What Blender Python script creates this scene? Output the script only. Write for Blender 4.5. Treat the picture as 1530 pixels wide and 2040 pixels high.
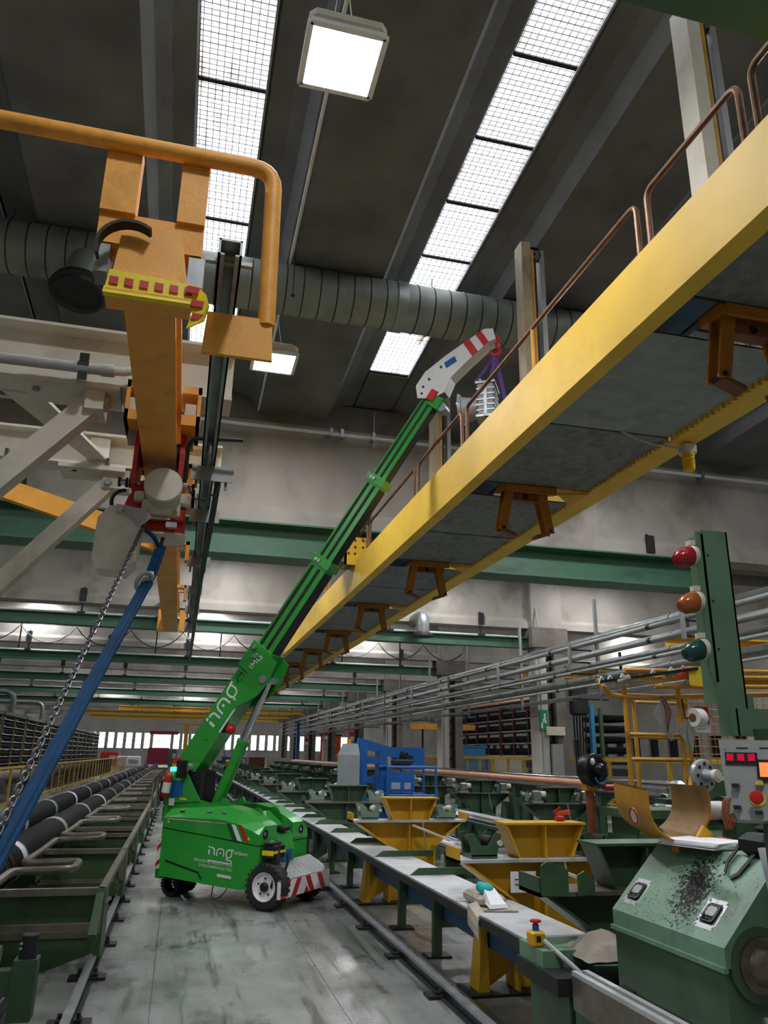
import bpy, math, random
from mathutils import Vector, Matrix
random.seed(7)
PI = math.pi
scene = bpy.context.scene
COL = scene.collection
for o in list(bpy.data.objects):
    bpy.data.objects.remove(o)

# ------------------------------------------------------------------ camera
cam_d = bpy.data.cameras.new('camera')
cam = bpy.data.objects.new('camera', cam_d)
COL.objects.link(cam)
F_PX, CX, CY = 1532.0, 765.0, 1020.0
dy = Vector((355 - CX, CY - 1498, F_PX)).normalized()          # hall axis seen from the camera (right, up, forward)
roll = 0.0165
tz = -(roll * dy.x + dy.y) / dy.z
dz = Vector((roll, 1, tz)).normalized()
dx = dz.cross(dy)
if dx.x < 0: dx = -dx
right = Vector((dx.x, dy.x, dz.x)); up = Vector((dx.y, dy.y, dz.y)); fwd = Vector((dx.z, dy.z, dz.z))
cam.matrix_world = Matrix(((right.x, up.x, -fwd.x, 0), (right.y, up.y, -fwd.y, 0), (right.z, up.z, -fwd.z, 1.6), (0, 0, 0, 1)))
cam_d.sensor_fit = 'HORIZONTAL'; cam_d.sensor_width = 36; cam_d.lens = 36 * F_PX / 1530
cam_d.clip_start = 0.05; cam_d.clip_end = 400
scene.camera = cam

# ------------------------------------------------------------------ world, exposure
w = bpy.data.worlds.new('world'); scene.world = w; w.use_nodes = True
bg = w.node_tree.nodes['Background']
bg.inputs[0].default_value = (0.86, 0.92, 1.0, 1); bg.inputs[1].default_value = 1.0
vs = scene.view_settings
scene.display_settings.display_device = 'sRGB'
vs.view_transform = 'Standard'; vs.look = 'None'; vs.gamma = 1; vs.use_curve_mapping = False
vs.exposure = 0.95
SKY_L = 2.6        # radiance of the daylit roof panels
WIN_L = 2.0        # radiance of the far windows
LAMP_L = 78.0      # radiance of the big square lamps
scene.cycles.use_denoising = True
scene.cycles.max_bounces = 5
scene.cycles.diffuse_bounces = 4
scene.cycles.glossy_bounces = 2
scene.cycles.use_adaptive_sampling = True
scene.cycles.adaptive_threshold = 0.25
scene.cycles.caustics_reflective = False
scene.cycles.caustics_refractive = False
scene.cycles.sample_clamp_indirect = 6

# ------------------------------------------------------------------ materials
MATS = {}
def lin(c):
    return tuple(((x / 255) / 12.92 if x / 255 <= .04045 else ((x / 255 + .055) / 1.055) ** 2.4) for x in c)
def M(name, col, rough=.5, metal=0., var=.18, scale=3., dirt=None, damt=.5, dscale=1.5, bump=0., bscale=40., stretch=(1, 1, 1), spec=.5, coat=0.):
    """painted / raw surface: base colour with soft variation, optional dirt or rust patches, optional fine bump"""
    m = bpy.data.materials.new(name); m.use_nodes = True; MATS[name] = m
    nt = m.node_tree; N = nt.nodes; L = nt.links
    b = N['Principled BSDF']
    b.inputs['Roughness'].default_value = rough; b.inputs['Metallic'].default_value = metal
    b.inputs['Specular IOR Level'].default_value = spec
    b.inputs['Coat Weight'].default_value = coat
    c = lin(col) if max(col) > 1 else col
    tc = N.new('ShaderNodeTexCoord'); mp = N.new('ShaderNodeMapping')
    mp.inputs['Scale'].default_value = stretch
    L.new(tc.outputs['Object'], mp.inputs[0])
    n1 = N.new('ShaderNodeTexNoise'); n1.inputs['Scale'].default_value = scale; n1.inputs['Detail'].default_value = 2
    L.new(mp.outputs[0], n1.inputs['Vector'])
    mr = N.new('ShaderNodeMapRange'); mr.inputs[1].default_value = .3; mr.inputs[2].default_value = .7
    mr.inputs[3].default_value = 1 - var; mr.inputs[4].default_value = 1 + var * .6
    L.new(n1.outputs[0], mr.inputs[0])
    mx = N.new('ShaderNodeMix'); mx.data_type = 'RGBA'; mx.blend_type = 'MULTIPLY'; mx.inputs[0].default_value = 1
    mx.inputs[6].default_value = (*c, 1)
    L.new(mr.outputs[0], mx.inputs[7])
    out = mx.outputs[2]
    if dirt:
        n2 = N.new('ShaderNodeTexNoise'); n2.inputs['Scale'].default_value = dscale; n2.inputs['Detail'].default_value = 4; n2.inputs['Roughness'].default_value = .7
        L.new(mp.outputs[0], n2.inputs['Vector'])
        m2 = N.new('ShaderNodeMapRange'); m2.inputs[1].default_value = .52; m2.inputs[2].default_value = .72; m2.inputs[4].default_value = damt
        L.new(n2.outputs[0], m2.inputs[0])
        mx2 = N.new('ShaderNodeMix'); mx2.data_type = 'RGBA'
        L.new(m2.outputs[0], mx2.inputs[0]); L.new(out, mx2.inputs[6])
        mx2.inputs[7].default_value = (*(lin(dirt) if max(dirt) > 1 else dirt), 1)
        out = mx2.outputs[2]
    L.new(out, b.inputs['Base Color'])
    if bump:
        n3 = N.new('ShaderNodeTexNoise'); n3.inputs['Scale'].default_value = bscale; n3.inputs['Detail'].default_value = 1
        L.new(mp.outputs[0], n3.inputs['Vector'])
        bp = N.new('ShaderNodeBump'); bp.inputs['Strength'].default_value = bump; bp.inputs['Distance'].default_value = .01
        L.new(n3.outputs[0], bp.inputs['Height']); L.new(bp.outputs[0], b.inputs['Normal'])
    return m
def EM(name, col, strength):
    m = bpy.data.materials.new(name); m.use_nodes = True; MATS[name] = m
    nt = m.node_tree; nt.nodes.clear()
    e = nt.nodes.new('ShaderNodeEmission'); o = nt.nodes.new('ShaderNodeOutputMaterial')
    e.inputs[0].default_value = (*col, 1); e.inputs[1].default_value = strength
    nt.links.new(e.outputs[0], o.inputs[0])
    return m

M('roof', (114, 115, 116), .85, var=.25, scale=1.2, dirt=(78, 76, 75), damt=.55, dscale=.7, bump=.25, bscale=25)
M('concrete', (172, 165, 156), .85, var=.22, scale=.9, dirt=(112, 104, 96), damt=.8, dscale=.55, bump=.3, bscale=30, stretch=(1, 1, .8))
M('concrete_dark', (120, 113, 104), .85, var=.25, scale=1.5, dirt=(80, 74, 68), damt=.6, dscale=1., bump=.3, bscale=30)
M('wall', (190, 184, 174), .85, var=.12, scale=.5, dirt=(150, 140, 128), damt=.5, dscale=.3)
M('railgreen', (70, 112, 88), .5, var=.2, scale=2, dirt=(40, 52, 46), damt=.6, dscale=2., stretch=(.3, 1, 1))
M('darksteel', (44, 44, 45), .5, .3, var=.25, scale=6)
M('black', (20, 20, 21), .55, var=.2, scale=8)
M('rubber', (32, 32, 32), .75, var=.25, scale=10, dirt=(70, 68, 64), damt=.5, dscale=6)
M('galv', (150, 154, 152), .42, .75, var=.2, scale=5, dirt=(98, 100, 98), damt=.5, dscale=3)
M('duct', (140, 146, 141), .5, .25, var=.22, scale=1.6, dirt=(84, 88, 85), damt=.6, dscale=.9)
M('steel', (188, 190, 194), .38, .7, var=.15, scale=8, dirt=(110, 108, 104), damt=.4, dscale=5)
M('chrome', (205, 208, 212), .12, 1., var=.08, scale=6)
M('greypipe', (166, 166, 166), .5, .35, var=.2, scale=2, dirt=(110, 104, 96), damt=.5, dscale=2)
M('beigebeam', (214, 209, 194), .55, var=.12, scale=3, dirt=(150, 143, 126), damt=.5, dscale=2.)
M('orange', (236, 164, 60), .5, var=.12, scale=5, dirt=(168, 102, 34), damt=.45, dscale=4, bump=.12, bscale=140)
M('yellow', (240, 196, 74), .55, var=.1, scale=1.6, dirt=(188, 140, 48), damt=.35, dscale=1.4, spec=.35)
M('yellowdirty', (208, 148, 34), .5, var=.2, scale=3, dirt=(112, 66, 20), damt=.75, dscale=3.2)
M('yellowpaint', (218, 168, 36), .45, var=.15, scale=3, dirt=(168, 118, 26), damt=.5, dscale=3, bump=.03)
M('fenceyellow', (222, 178, 56), .5, var=.12, scale=4, dirt=(170, 128, 40), damt=.4, dscale=4)
M('rustpipe', (120, 78, 46), .45, .3, var=.3, scale=10, dirt=(60, 38, 28), damt=.6, dscale=9)
M('sheetgrey', (158, 164, 160), .5, .2, var=.15, scale=5, dirt=(110, 112, 108), damt=.5, dscale=2.)
M('walkmesh', (124, 128, 124), .55, .15, var=.3, scale=12, dirt=(52, 50, 46), damt=.6, dscale=2.5, bump=.35, bscale=160)
M('bluebeam', (52, 96, 136), .5, var=.2, scale=4)
M('mast', (168, 150, 120), .55, .2, var=.25, scale=5, dirt=(96, 66, 40), damt=.7, dscale=4, stretch=(1, 1, .3))
M('hmgreen', (46, 156, 56), .3, var=.06, scale=3, coat=.35)
M('hmgdark', (20, 84, 34), .35, var=.1, scale=4)
M('white', (232, 232, 230), .45, var=.06, scale=4)
M('offwhite', (214, 206, 188), .5, var=.1, scale=4, dirt=(170, 158, 136), damt=.4, dscale=3)
M('red', (186, 34, 30), .4, var=.12, scale=5)
M('redbright', (206, 32, 40), .35, var=.06, scale=5)
M('tapeyellow', (238, 214, 40), .35, var=.12, scale=9)
M('purple', (92, 62, 140), .7, var=.2, scale=12)
M('bluestrap', (8, 62, 100), .7, var=.18, scale=14, spec=.2)
M('machgreen', (66, 94, 68), .45, var=.2, scale=3, dirt=(36, 46, 38), damt=.6, dscale=2.2)
M('machgreen_pale_sheen', (112, 148, 122), .42, var=.12, scale=3, dirt=(52, 66, 56), damt=.5, dscale=3.5)  # paler machine green; on the sloped cover it paints in the sheen
M('saddlegreen', (128, 150, 136), .4, var=.15, scale=6, dirt=(84, 96, 88), damt=.5, dscale=5)
M('troughgreen', (66, 94, 60), .45, var=.2, scale=3, dirt=(44, 42, 34), damt=.6, dscale=2.2)
M('wornedge', (128, 122, 108), .4, .4, var=.25, scale=9, dirt=(78, 70, 58), damt=.6, dscale=7)
M('benchtop', (214, 216, 218), .4, .35, var=.15, scale=4, dirt=(128, 126, 122), damt=.6, dscale=2.4)
M('rail', (92, 94, 100), .3, .8, var=.2, scale=6, dirt=(58, 50, 46), damt=.5, dscale=6)
M('blackroll', (13, 13, 14), .75, var=.2, scale=20, spec=.2)
M('copper', (222, 160, 128), .35, .15, var=.1, scale=4)
M('boomblue', (22, 92, 160), .4, var=.12, scale=4)
M('boomgrey', (150, 156, 160), .45, var=.08, scale=4)
M('brown', (128, 74, 44), .5, var=.2, scale=6)
M('paper', (236, 236, 240), .7, var=.04, scale=4)
M('cloth', (176, 166, 152), .9, var=.2, scale=9, dirt=(120, 108, 96), damt=.5, dscale=6, bump=.3, bscale=40)
M('teal', (38, 176, 168), .7, var=.12, scale=10)
M('amber', (236, 140, 24), .25, var=.1, scale=10)
M('amberyellow', (236, 190, 30), .25, var=.1, scale=10)
M('rollred', (120, 62, 56), .55, var=.2, scale=10)
M('signblue', (28, 90, 170), .5, var=.1, scale=4)
M('boxblue', (54, 134, 186), .5, var=.06, scale=2)
M('panelgrey', (172, 178, 176), .4, .2, var=.08, scale=4, dirt=(140, 140, 132), damt=.4, dscale=5)
M('spindle', (112, 100, 90), .45, .5, var=.25, scale=9, dirt=(60, 46, 38), damt=.7, dscale=6)
M('lensred', (150, 22, 36), .2, var=.08)
M('lensorange', (156, 80, 36), .2, var=.1)
M('lensgreen', (20, 66, 54), .2, var=.1)
M('rustyellow', (184, 118, 34), .5, .1, var=.25, scale=5, dirt=(84, 50, 22), damt=.85, dscale=5)
M('doorred', (150, 36, 58), .5, var=.08)
M('chainsteel', (104, 106, 110), .35, .8, var=.2, scale=20)
M('stonegrey', (150, 140, 130), .9, var=.2, scale=8, dirt=(110, 98, 88), damt=.6, dscale=6, bump=.4, bscale=40)
M('rackdark', (14, 15, 16), .75, .0, var=.25, scale=6, spec=.15)
M('rackred', (64, 22, 26), .5, var=.2, scale=5)
M('fanblack', (18, 18, 20), .4, .2, var=.2, scale=10)
M('signred', (196, 40, 40), .5, var=.05)
M('signgreen', (30, 130, 88), .5, var=.05)
M('orangepanel', (226, 88, 48), .5, var=.08, scale=2)
M('plastic_clear', (176, 176, 172), .3, var=.12, scale=12)
M('burntsteel', (148, 108, 56), .42, .35, var=.35, scale=7, dirt=(52, 36, 26), damt=.9, dscale=5)
M('postgreen', (92, 124, 98), .45, var=.15, scale=3, dirt=(58, 80, 64), damt=.4, dscale=2.5)
EM('lampglow', (.95, .97, 1.), LAMP_L)
EM('smalllamp', (.95, .97, 1.), 62.0)
EM('windowglow', (.88, .93, 1.), WIN_L)
EM('greenled', (.03, .9, .5), 2.2)
EM('orangeled', (1., .16, .05), 1.0)
EM('redled', (.8, .02, .06), .3)

def floor_material():
    m = bpy.data.materials.new('floor'); m.use_nodes = True; MATS['floor'] = m
    nt = m.node_tree; N = nt.nodes; L = nt.links; b = N['Principled BSDF']
    tc = N.new('ShaderNodeTexCoord')
    def noise(s, det=6, st=(1, 1, 1), rough=.6):
        mp = N.new('ShaderNodeMapping'); mp.inputs['Scale'].default_value = st; L.new(tc.outputs['Object'], mp.inputs[0])
        n = N.new('ShaderNodeTexNoise'); n.inputs['Scale'].default_value = s; n.inputs['Detail'].default_value = det; n.inputs['Roughness'].default_value = rough
        L.new(mp.outputs[0], n.inputs['Vector']); return n.outputs[0]
    def rng(src, a, b_, c, d):
        r = N.new('ShaderNodeMapRange'); r.inputs[1].default_value = a; r.inputs[2].default_value = b_; r.inputs[3].default_value = c; r.inputs[4].default_value = d
        L.new(src, r.inputs[0]); return r.outputs[0]
    def mix(f, a, b_):
        x = N.new('ShaderNodeMix'); x.data_type = 'RGBA'
        L.new(f, x.inputs[0])
        for i, v in ((6, a), (7, b_)):
            if isinstance(v, tuple): x.inputs[i].default_value = (*lin(v), 1)
            else: L.new(v, x.inputs[i])
        return x.outputs[2]
    base = mix(rng(noise(.8), .3, .7, 0, 1), (116, 118, 115), (158, 160, 156))
    d1 = rng(noise(.6, 6, (1.4, .5, 1)), .46, .62, 0, .85)
    c1 = mix(d1, base, (74, 77, 72))
    d2 = rng(noise(1.7, 6, (1, .6, 1), .75), .53, .66, 0, .8)
    c2 = mix(d2, c1, (52, 54, 50))
    d3 = rng(noise(2.4, 4, (3.5, .25, 1)), .55, .66, 0, .8)
    c3 = mix(d3, c2, (62, 68, 56))
    L.new(c3, b.inputs['Base Color'])
    L.new(rng(noise(1.1, 5), .3, .7, .2, .42), b.inputs['Roughness'])
    bp = N.new('ShaderNodeBump'); bp.inputs['Strength'].default_value = .08; bp.inputs['Distance'].default_value = .01
    L.new(noise(18, 4), bp.inputs['Height']); L.new(bp.outputs[0], b.inputs['Normal'])
floor_material()

def skylight_material():
    """backlit corrugated fibreglass with a wire grid cast into it and rust runs"""
    m = bpy.data.materials.new('skylight'); m.use_nodes = True; MATS['skylight'] = m
    nt = m.node_tree; N = nt.nodes; L = nt.links; N.clear()
    tc = N.new('ShaderNodeTexCoord'); sp = N.new('ShaderNodeSeparateXYZ'); L.new(tc.outputs['Object'], sp.inputs[0])
    def mth(op, a, b_=None):
        n = N.new('ShaderNodeMath'); n.operation = op
        for i, v in enumerate((a, b_)):
            if v is None: continue
            if isinstance(v, (int, float)): n.inputs[i].default_value = v
            else: L.new(v, n.inputs[i])
        return n.outputs[0]
    def lines(src, period, width):
        return mth('LESS_THAN', mth('FRACT', mth('DIVIDE', mth('ADD', src, 100.), period)), width)
    g = mth('MAXIMUM', lines(sp.outputs[0], .075, .13), lines(sp.outputs[1], .06, .2))
    corr = mth('MULTIPLY', mth('ADD', mth('SINE', mth('MULTIPLY', sp.outputs[1], 58.)), 1.), .5)
    n = N.new('ShaderNodeTexNoise'); n.inputs['Scale'].default_value = 1.6; n.inputs['Detail'].default_value = 6
    mp = N.new('ShaderNodeMapping'); mp.inputs['Scale'].default_value = (2.2, .6, 1); L.new(tc.outputs['Object'], mp.inputs[0]); L.new(mp.outputs[0], n.inputs['Vector'])
    st = N.new('ShaderNodeMapRange'); st.inputs[1].default_value = .6; st.inputs[2].default_value = .76; L.new(n.outputs[0], st.inputs[0])
    mx = N.new('ShaderNodeMix'); mx.data_type = 'RGBA'; mx.inputs[6].default_value = (.9, .95, 1, 1); mx.inputs[7].default_value = (.5, .3, .2, 1)
    L.new(st.outputs[0], mx.inputs[0])
    s1 = mth('SUBTRACT', 1., mth('MULTIPLY', g, .94))
    s2 = mth('MULTIPLY', s1, mth('SUBTRACT', 1., mth('MULTIPLY', corr, .55)))
    s3 = mth('MULTIPLY', s2, mth('SUBTRACT', 1., mth('MULTIPLY', st.outputs[0], .7)))
    e = N.new('ShaderNodeEmission'); L.new(mx.outputs[2], e.inputs[0]); L.new(mth('MULTIPLY', s3, SKY_L), e.inputs[1])
    o = N.new('ShaderNodeOutputMaterial'); L.new(e.outputs[0], o.inputs[0])
skylight_material()

# ------------------------------------------------------------------ mesh helpers
def V(p): return Vector(p)
def frame(d, up=(0, 0, 1)):
    d = V(d).normalized(); u = V(up)
    if abs(d.dot(u)) > .995: u = V((0, 1, 0)) if abs(d.y) < .9 else V((1, 0, 0))
    s = d.cross(u).normalized(); u = s.cross(d).normalized()
    return d, s, u
class MB:
    def __init__(self): self.v = []; self.f = []; self.sm = []; self.mi = []; self.cur = 0
    def _add(self, vs, fs, smooth=False):
        o = len(self.v); self.v += [tuple(p) for p in vs]
        for f in fs: self.f.append(tuple(i + o for i in f)); self.sm.append(smooth); self.mi.append(self.cur)
        return self
    def hexa(self, p):     # 8 corners: 4 bottom (ccw), 4 top
        return self._add(p, [(3, 2, 1, 0), (4, 5, 6, 7), (0, 1, 5, 4), (1, 2, 6, 5), (2, 3, 7, 6), (3, 0, 4, 7)])
    def bx(self, x0, x1, y0, y1, z0, z1):
        return self.hexa([(x0, y0, z0), (x1, y0, z0), (x1, y1, z0), (x0, y1, z0), (x0, y0, z1), (x1, y0, z1), (x1, y1, z1), (x0, y1, z1)])
    def box(self, c, s): return self.bx(c[0] - s[0] / 2, c[0] + s[0] / 2, c[1] - s[1] / 2, c[1] + s[1] / 2, c[2] - s[2] / 2, c[2] + s[2] / 2)
    def bar(self, p, q, wd, ht, up=(0, 0, 1)):
        p, q = V(p), V(q); d, s, u = frame(q - p, up); a = s * wd / 2; b = u * ht / 2
        return self.hexa([p - a - b, p + a - b, q + a - b, q - a - b, p - a + b, p + a + b, q + a + b, q - a + b])
    def ibeam(self, p, q, wd, ht, tf=.02, tw=.012, up=(0, 0, 1)):
        p, q = V(p), V(q); d, s, u = frame(q - p, up)
        self.bar(p + u * (ht / 2 - tf / 2), q + u * (ht / 2 - tf / 2), wd, tf, up)
        self.bar(p - u * (ht / 2 - tf / 2), q - u * (ht / 2 - tf / 2), wd, tf, up)
        return self.bar(p, q, tw, ht - 2 * tf + .002, up)
    def tube(self, pts, r, n=10, caps=True, closed=False, smooth=True):
        pts = [V(p) for p in pts]; rs = r if isinstance(r, (list, tuple)) else [r] * len(pts)
        vs = []; fs = []; k = len(pts); prev = None
        for i, p in enumerate(pts):
            if closed: t = pts[(i + 1) % k] - pts[i - 1]
            else: t = pts[min(i + 1, k - 1)] - pts[max(i - 1, 0)]
            t.normalize()
            if prev is None: _, s, u = frame(t)
            else:
                s = prev - t * prev.dot(t); s.normalize(); u = s.cross(t).normalized()
            prev = s
            for j in range(n):
                a = 2 * PI * j / n; vs.append(p + (s * math.cos(a) + u * math.sin(a)) * rs[i])
        m = k if closed else k - 1
        for i in range(m):
            for j in range(n):
                a, b = i * n + j, i * n + (j + 1) % n; c, d_ = ((i + 1) % k) * n + (j + 1) % n, ((i + 1) % k) * n + j
                fs.append((a, d_, c, b))
        self._add(vs, fs, smooth)
        if caps and not closed:
            o = len(self.v) - len(vs)
            self.f.append(tuple(o + j for j in range(n))); self.sm.append(False); self.mi.append(self.cur)
            self.f.append(tuple(o + (k - 1) * n + j for j in reversed(range(n)))); self.sm.append(False); self.mi.append(self.cur)
        return self
    def cyl(self, p, q, r, n=14): return self.tube([p, q], r, n)
    def lathe(self, o, axis, prof, n=20, smooth=True, caps=True):
        o = V(o); d, s, u = frame(axis); vs = []; fs = []
        for (h, r) in prof:
            for j in range(n):
                a = 2 * PI * j / n; vs.append(o + d * h + (s * math.cos(a) + u * math.sin(a)) * max(r, 1e-4))
        for i in range(len(prof) - 1):
            for j in range(n):
                fs.append((i * n + j, (i + 1) * n + j, (i + 1) * n + (j + 1) % n, i * n + (j + 1) % n))
        if not caps: return self._add(vs, fs, True)
        fs.append(tuple(range(n))); fs.append(tuple((len(prof) - 1) * n + j for j in reversed(range(n))))
        return self._add(vs, fs, False) if not smooth else self._lsm(vs, fs)
    def _lsm(self, vs, fs):
        self._add(vs, fs, True); self.sm[-1] = self.sm[-2] = False; return self
    def ball(self, c, r, n=12, k=8, sc=(1, 1, 1)):
        prof = [(-r * math.cos(PI * i / k), r * math.sin(PI * i / k)) for i in range(k + 1)]
        o = len(self.v); self.lathe((0, 0, 0), (0, 0, 1), prof, n)
        for i in range(o, len(self.v)):
            x, y, z = self.v[i]; self.v[i] = (c[0] + x * sc[0], c[1] + y * sc[1], c[2] + z * sc[2])
        return self
    def prism(self, poly, o, u, v, ext):
        """poly of (a, b) in the plane o + a u + b v, extruded by vector ext"""
        o, u, v, ext = V(o), V(u), V(v), V(ext); n = len(poly)
        a = [o + u * p[0] + v * p[1] for p in poly]; b = [p + ext for p in a]
        fs = [tuple(range(n)), tuple(reversed(range(n, 2 * n)))] + [(i, i + n, (i + 1) % n + n, (i + 1) % n) for i in range(n)]
        return self._add(a + b, fs)
    def xz(self, poly, y0, y1): return self.prism(poly, (0, y0, 0), (1, 0, 0), (0, 0, 1), (0, y1 - y0, 0))
    def yz(self, poly, x0, x1): return self.prism(poly, (x0, 0, 0), (0, 1, 0), (0, 0, 1), (x1 - x0, 0, 0))
    def xy(self, poly, z0, z1): return self.prism(poly, (0, 0, z0), (1, 0, 0), (0, 1, 0), (0, 0, z1 - z0))
    def strip(self, pts, wdir, wd, th):
        """flat belt following pts, wide along wdir"""
        wv = V(wdir).normalized() * wd / 2; pts = [V(p) for p in pts]; k = len(pts); vs = []; fs = []
        for i, p in enumerate(pts):
            t = pts[min(i + 1, k - 1)] - pts[max(i - 1, 0)]; nn = t.cross(wv)
            nn = nn.normalized() * th / 2 if nn.length > 1e-9 else V((0, 0, th / 2))
            vs += [p - wv - nn, p + wv - nn, p + wv + nn, p - wv + nn]
        for i in range(k - 1):
            for j in range(4):
                a, b = i * 4 + j, i * 4 + (j + 1) % 4; fs.append((a, b, b + 4, a + 4))
        fs += [(3, 2, 1, 0), tuple((k - 1) * 4 + j for j in range(4))]
        return self._add(vs, fs)
    def rbox(self, c, s, r=.01):
        """box with chamfered edges (vertical and horizontal)"""
        x, y, z = s[0] / 2, s[1] / 2, s[2] / 2
        def ring(zz, ins): 
            a, b = x - ins, y - ins
            return [(-a + r, -b), (a - r, -b), (a, -b + r), (a, b - r), (a - r, b), (-a + r, b), (-a, b - r), (-a, -b + r)], zz
        vs = []; 
        for pts, zz in (ring(-z, r), ring(-z + r, 0), ring(z - r, 0), ring(z, r)): vs += [(c[0] + p[0], c[1] + p[1], c[2] + zz) for p in pts]
        fs = [tuple(reversed(range(8))), tuple(range(24, 32))]
        for i in range(3):
            for j in range(8): fs.append((i * 8 + j, i * 8 + (j + 1) % 8, (i + 1) * 8 + (j + 1) % 8, (i + 1) * 8 + j))
        return self._add(vs, fs)
    def mat(self, i): self.cur = i; return self
    def glow_box(self, x0, x1, y0, y1, z0, z1, face):
        """box whose given face (index) gets material slot 1"""
        self.bx(x0, x1, y0, y1, z0, z1); self.mi[-6 + face] = 1; return self
    def build(self, name, mat, parent=None, local=False):
        me = bpy.data.meshes.new(name)
        vs = self.v
        if parent is not None and not local:
            mi = world_of(parent).inverted(); vs = [tuple(mi @ V(p)) for p in vs]
        me.from_pydata(vs, [], self.f); me.update()
        for m in (mat if isinstance(mat, (list, tuple)) else [mat]): me.materials.append(MATS[m])
        me.polygons.foreach_set('use_smooth', self.sm)
        if any(self.mi): me.polygons.foreach_set('material_index', self.mi)
        me.validate()
        if any(self.sm): me.set_sharp_from_angle(angle=.62)
        o = bpy.data.objects.new(name, me); COL.objects.link(o)
        if parent is not None: o.parent = parent
        return o
def world_of(o):
    m = o.matrix_basis.copy()
    while o.parent is not None: o = o.parent; m = o.matrix_basis @ m
    return m
def tag(o, label=None, cat=None, group=None, kind=None):
    if label: o['label'] = label
    if cat: o['category'] = cat
    if group: o['group'] = group
    if kind: o['kind'] = kind
    return o
def thing(name, label, cat, loc=(0, 0, 0), rz=0, group=None, kind=None):
    o = bpy.data.objects.new(name, None); COL.objects.link(o); o.location = loc; o.rotation_euler = (0, 0, rz)
    o.empty_display_size = .1
    return tag(o, label, cat, group, kind)
def copy_tree(o, parent=None):
    c = o.copy(); COL.objects.link(c)
    if parent is not None: c.parent = parent
    for ch in list(o.children): copy_tree(ch, c)
    return c
def inst(src, name, parent=None, loc=(0, 0, 0), rz=0):
    o = bpy.data.objects.new(name, src.data); COL.objects.link(o); o.location = loc; o.rotation_euler = (0, 0, rz)
    if parent is not None: o.parent = parent
    return o
def text(body, size, name, mat, parent, o, u, v, depth=.002, align='LEFT', bold=0., xs=1.):
    """flat lettering in the plane o + u, v (world)"""
    cu = bpy.data.curves.new('t', 'FONT'); cu.body = body; cu.size = size; cu.extrude = 0; cu.align_x = align; cu.offset = bold
    cu.resolution_u = 3
    ob = bpy.data.objects.new('t', cu); COL.objects.link(ob)
    dg = bpy.context.evaluated_depsgraph_get()
    me = bpy.data.meshes.new_from_object(ob.evaluated_get(dg)); bpy.data.objects.remove(ob)
    o, u, v = V(o), V(u).normalized(), V(v).normalized()
    mi = world_of(parent).inverted() if parent is not None else Matrix()
    n = u.cross(v)
    for p in me.vertices: p.co = mi @ (o + u * p.co.x * xs + v * p.co.y + n * depth)
    me.name = name; me.materials.clear(); me.materials.append(MATS[mat])
    ob = bpy.data.objects.new(name, me); COL.objects.link(ob)
    if parent is not None: ob.parent = parent
    return ob
def arc(c, u, v, r, a0, a1, n=8):
    c, u, v = V(c), V(u), V(v)
    return [c + u * (r * math.cos(a0 + (a1 - a0) * i / n)) + v * (r * math.sin(a0 + (a1 - a0) * i / n)) for i in range(n + 1)]
def bend(pts, r, n=5):
    """polyline with rounded corners"""
    pts = [V(p) for p in pts]; out = [pts[0]]
    for a, b, c in zip(pts, pts[1:], pts[2:]):
        d1, d2 = (a - b), (c - b); k = min(r, d1.length * .48, d2.length * .48)
        p, q = b + d1.normalized() * k, b + d2.normalized() * k
        out += [p * (1 - t) ** 2 + b * 2 * t * (1 - t) + q * t * t for t in [i / n for i in range(n + 1)]]
    out.append(pts[-1]); return out
ORD = ['first', 'second', 'third', 'fourth', 'fifth', 'sixth', 'seventh', 'eighth', 'ninth', 'tenth', 'eleventh', 'twelfth', 'thirteenth', 'fourteenth',
       'fifteenth', 'sixteenth', 'seventeenth', 'eighteenth', 'nineteenth', 'twentieth']

# ================================================================== THE HALL
XL, XR, YB, YF = -17.0, 25.0, -7.0, 112.0
FR = [13.1 + 9.2 * k for k in range(10)]            # transverse frames
fl = MB().bx(XL, XR, YB, YF, -.3, 0).build('floor', 'floor'); tag(fl, kind='structure')
for x0, x1, y0, y1 in ((-.032, -.028, YB, 70), (1.2, 1.204, YB, 70)):
    MB().bx(x0, x1, y0, y1, -.01, .0012).build('floor_joint', 'darksteel', fl)
tag(MB().bx(XL - .3, XL, YB, YF, 0, 9).build('wall_left', 'wall'), kind='structure')
tag(MB().bx(XL, XR, YB - .3, YB, 0, 9.6).build('wall_back', 'wall'), kind='structure')

# right wall: pale panels above a strip of small square windows
wr = thing('wall_right', None, None, (XR, 0, 0), kind='structure')
MB().bx(XR, XR + .3, YB, YF, 2.75, 9).build('wall_panel', 'wall', wr)
MB().bx(XR, XR + .3, YB, YF, 0, 1.75).build('wall_panel', 'wall', wr)
prev = YB; yy = 26.0
while yy < 75:
    MB().bx(XR, XR + .3, prev, yy, 1.75, 2.75).build('wall_panel', 'wall', wr)
    MB().bx(XR + .12, XR + .16, yy, yy + .9, 1.75, 2.75).build('dark_pane', 'darksteel', wr)
    prev = yy + .9; yy += 1.75
MB().bx(XR, XR + .3, prev, YF, 1.75, 2.75).build('wall_panel', 'wall', wr)

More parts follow.
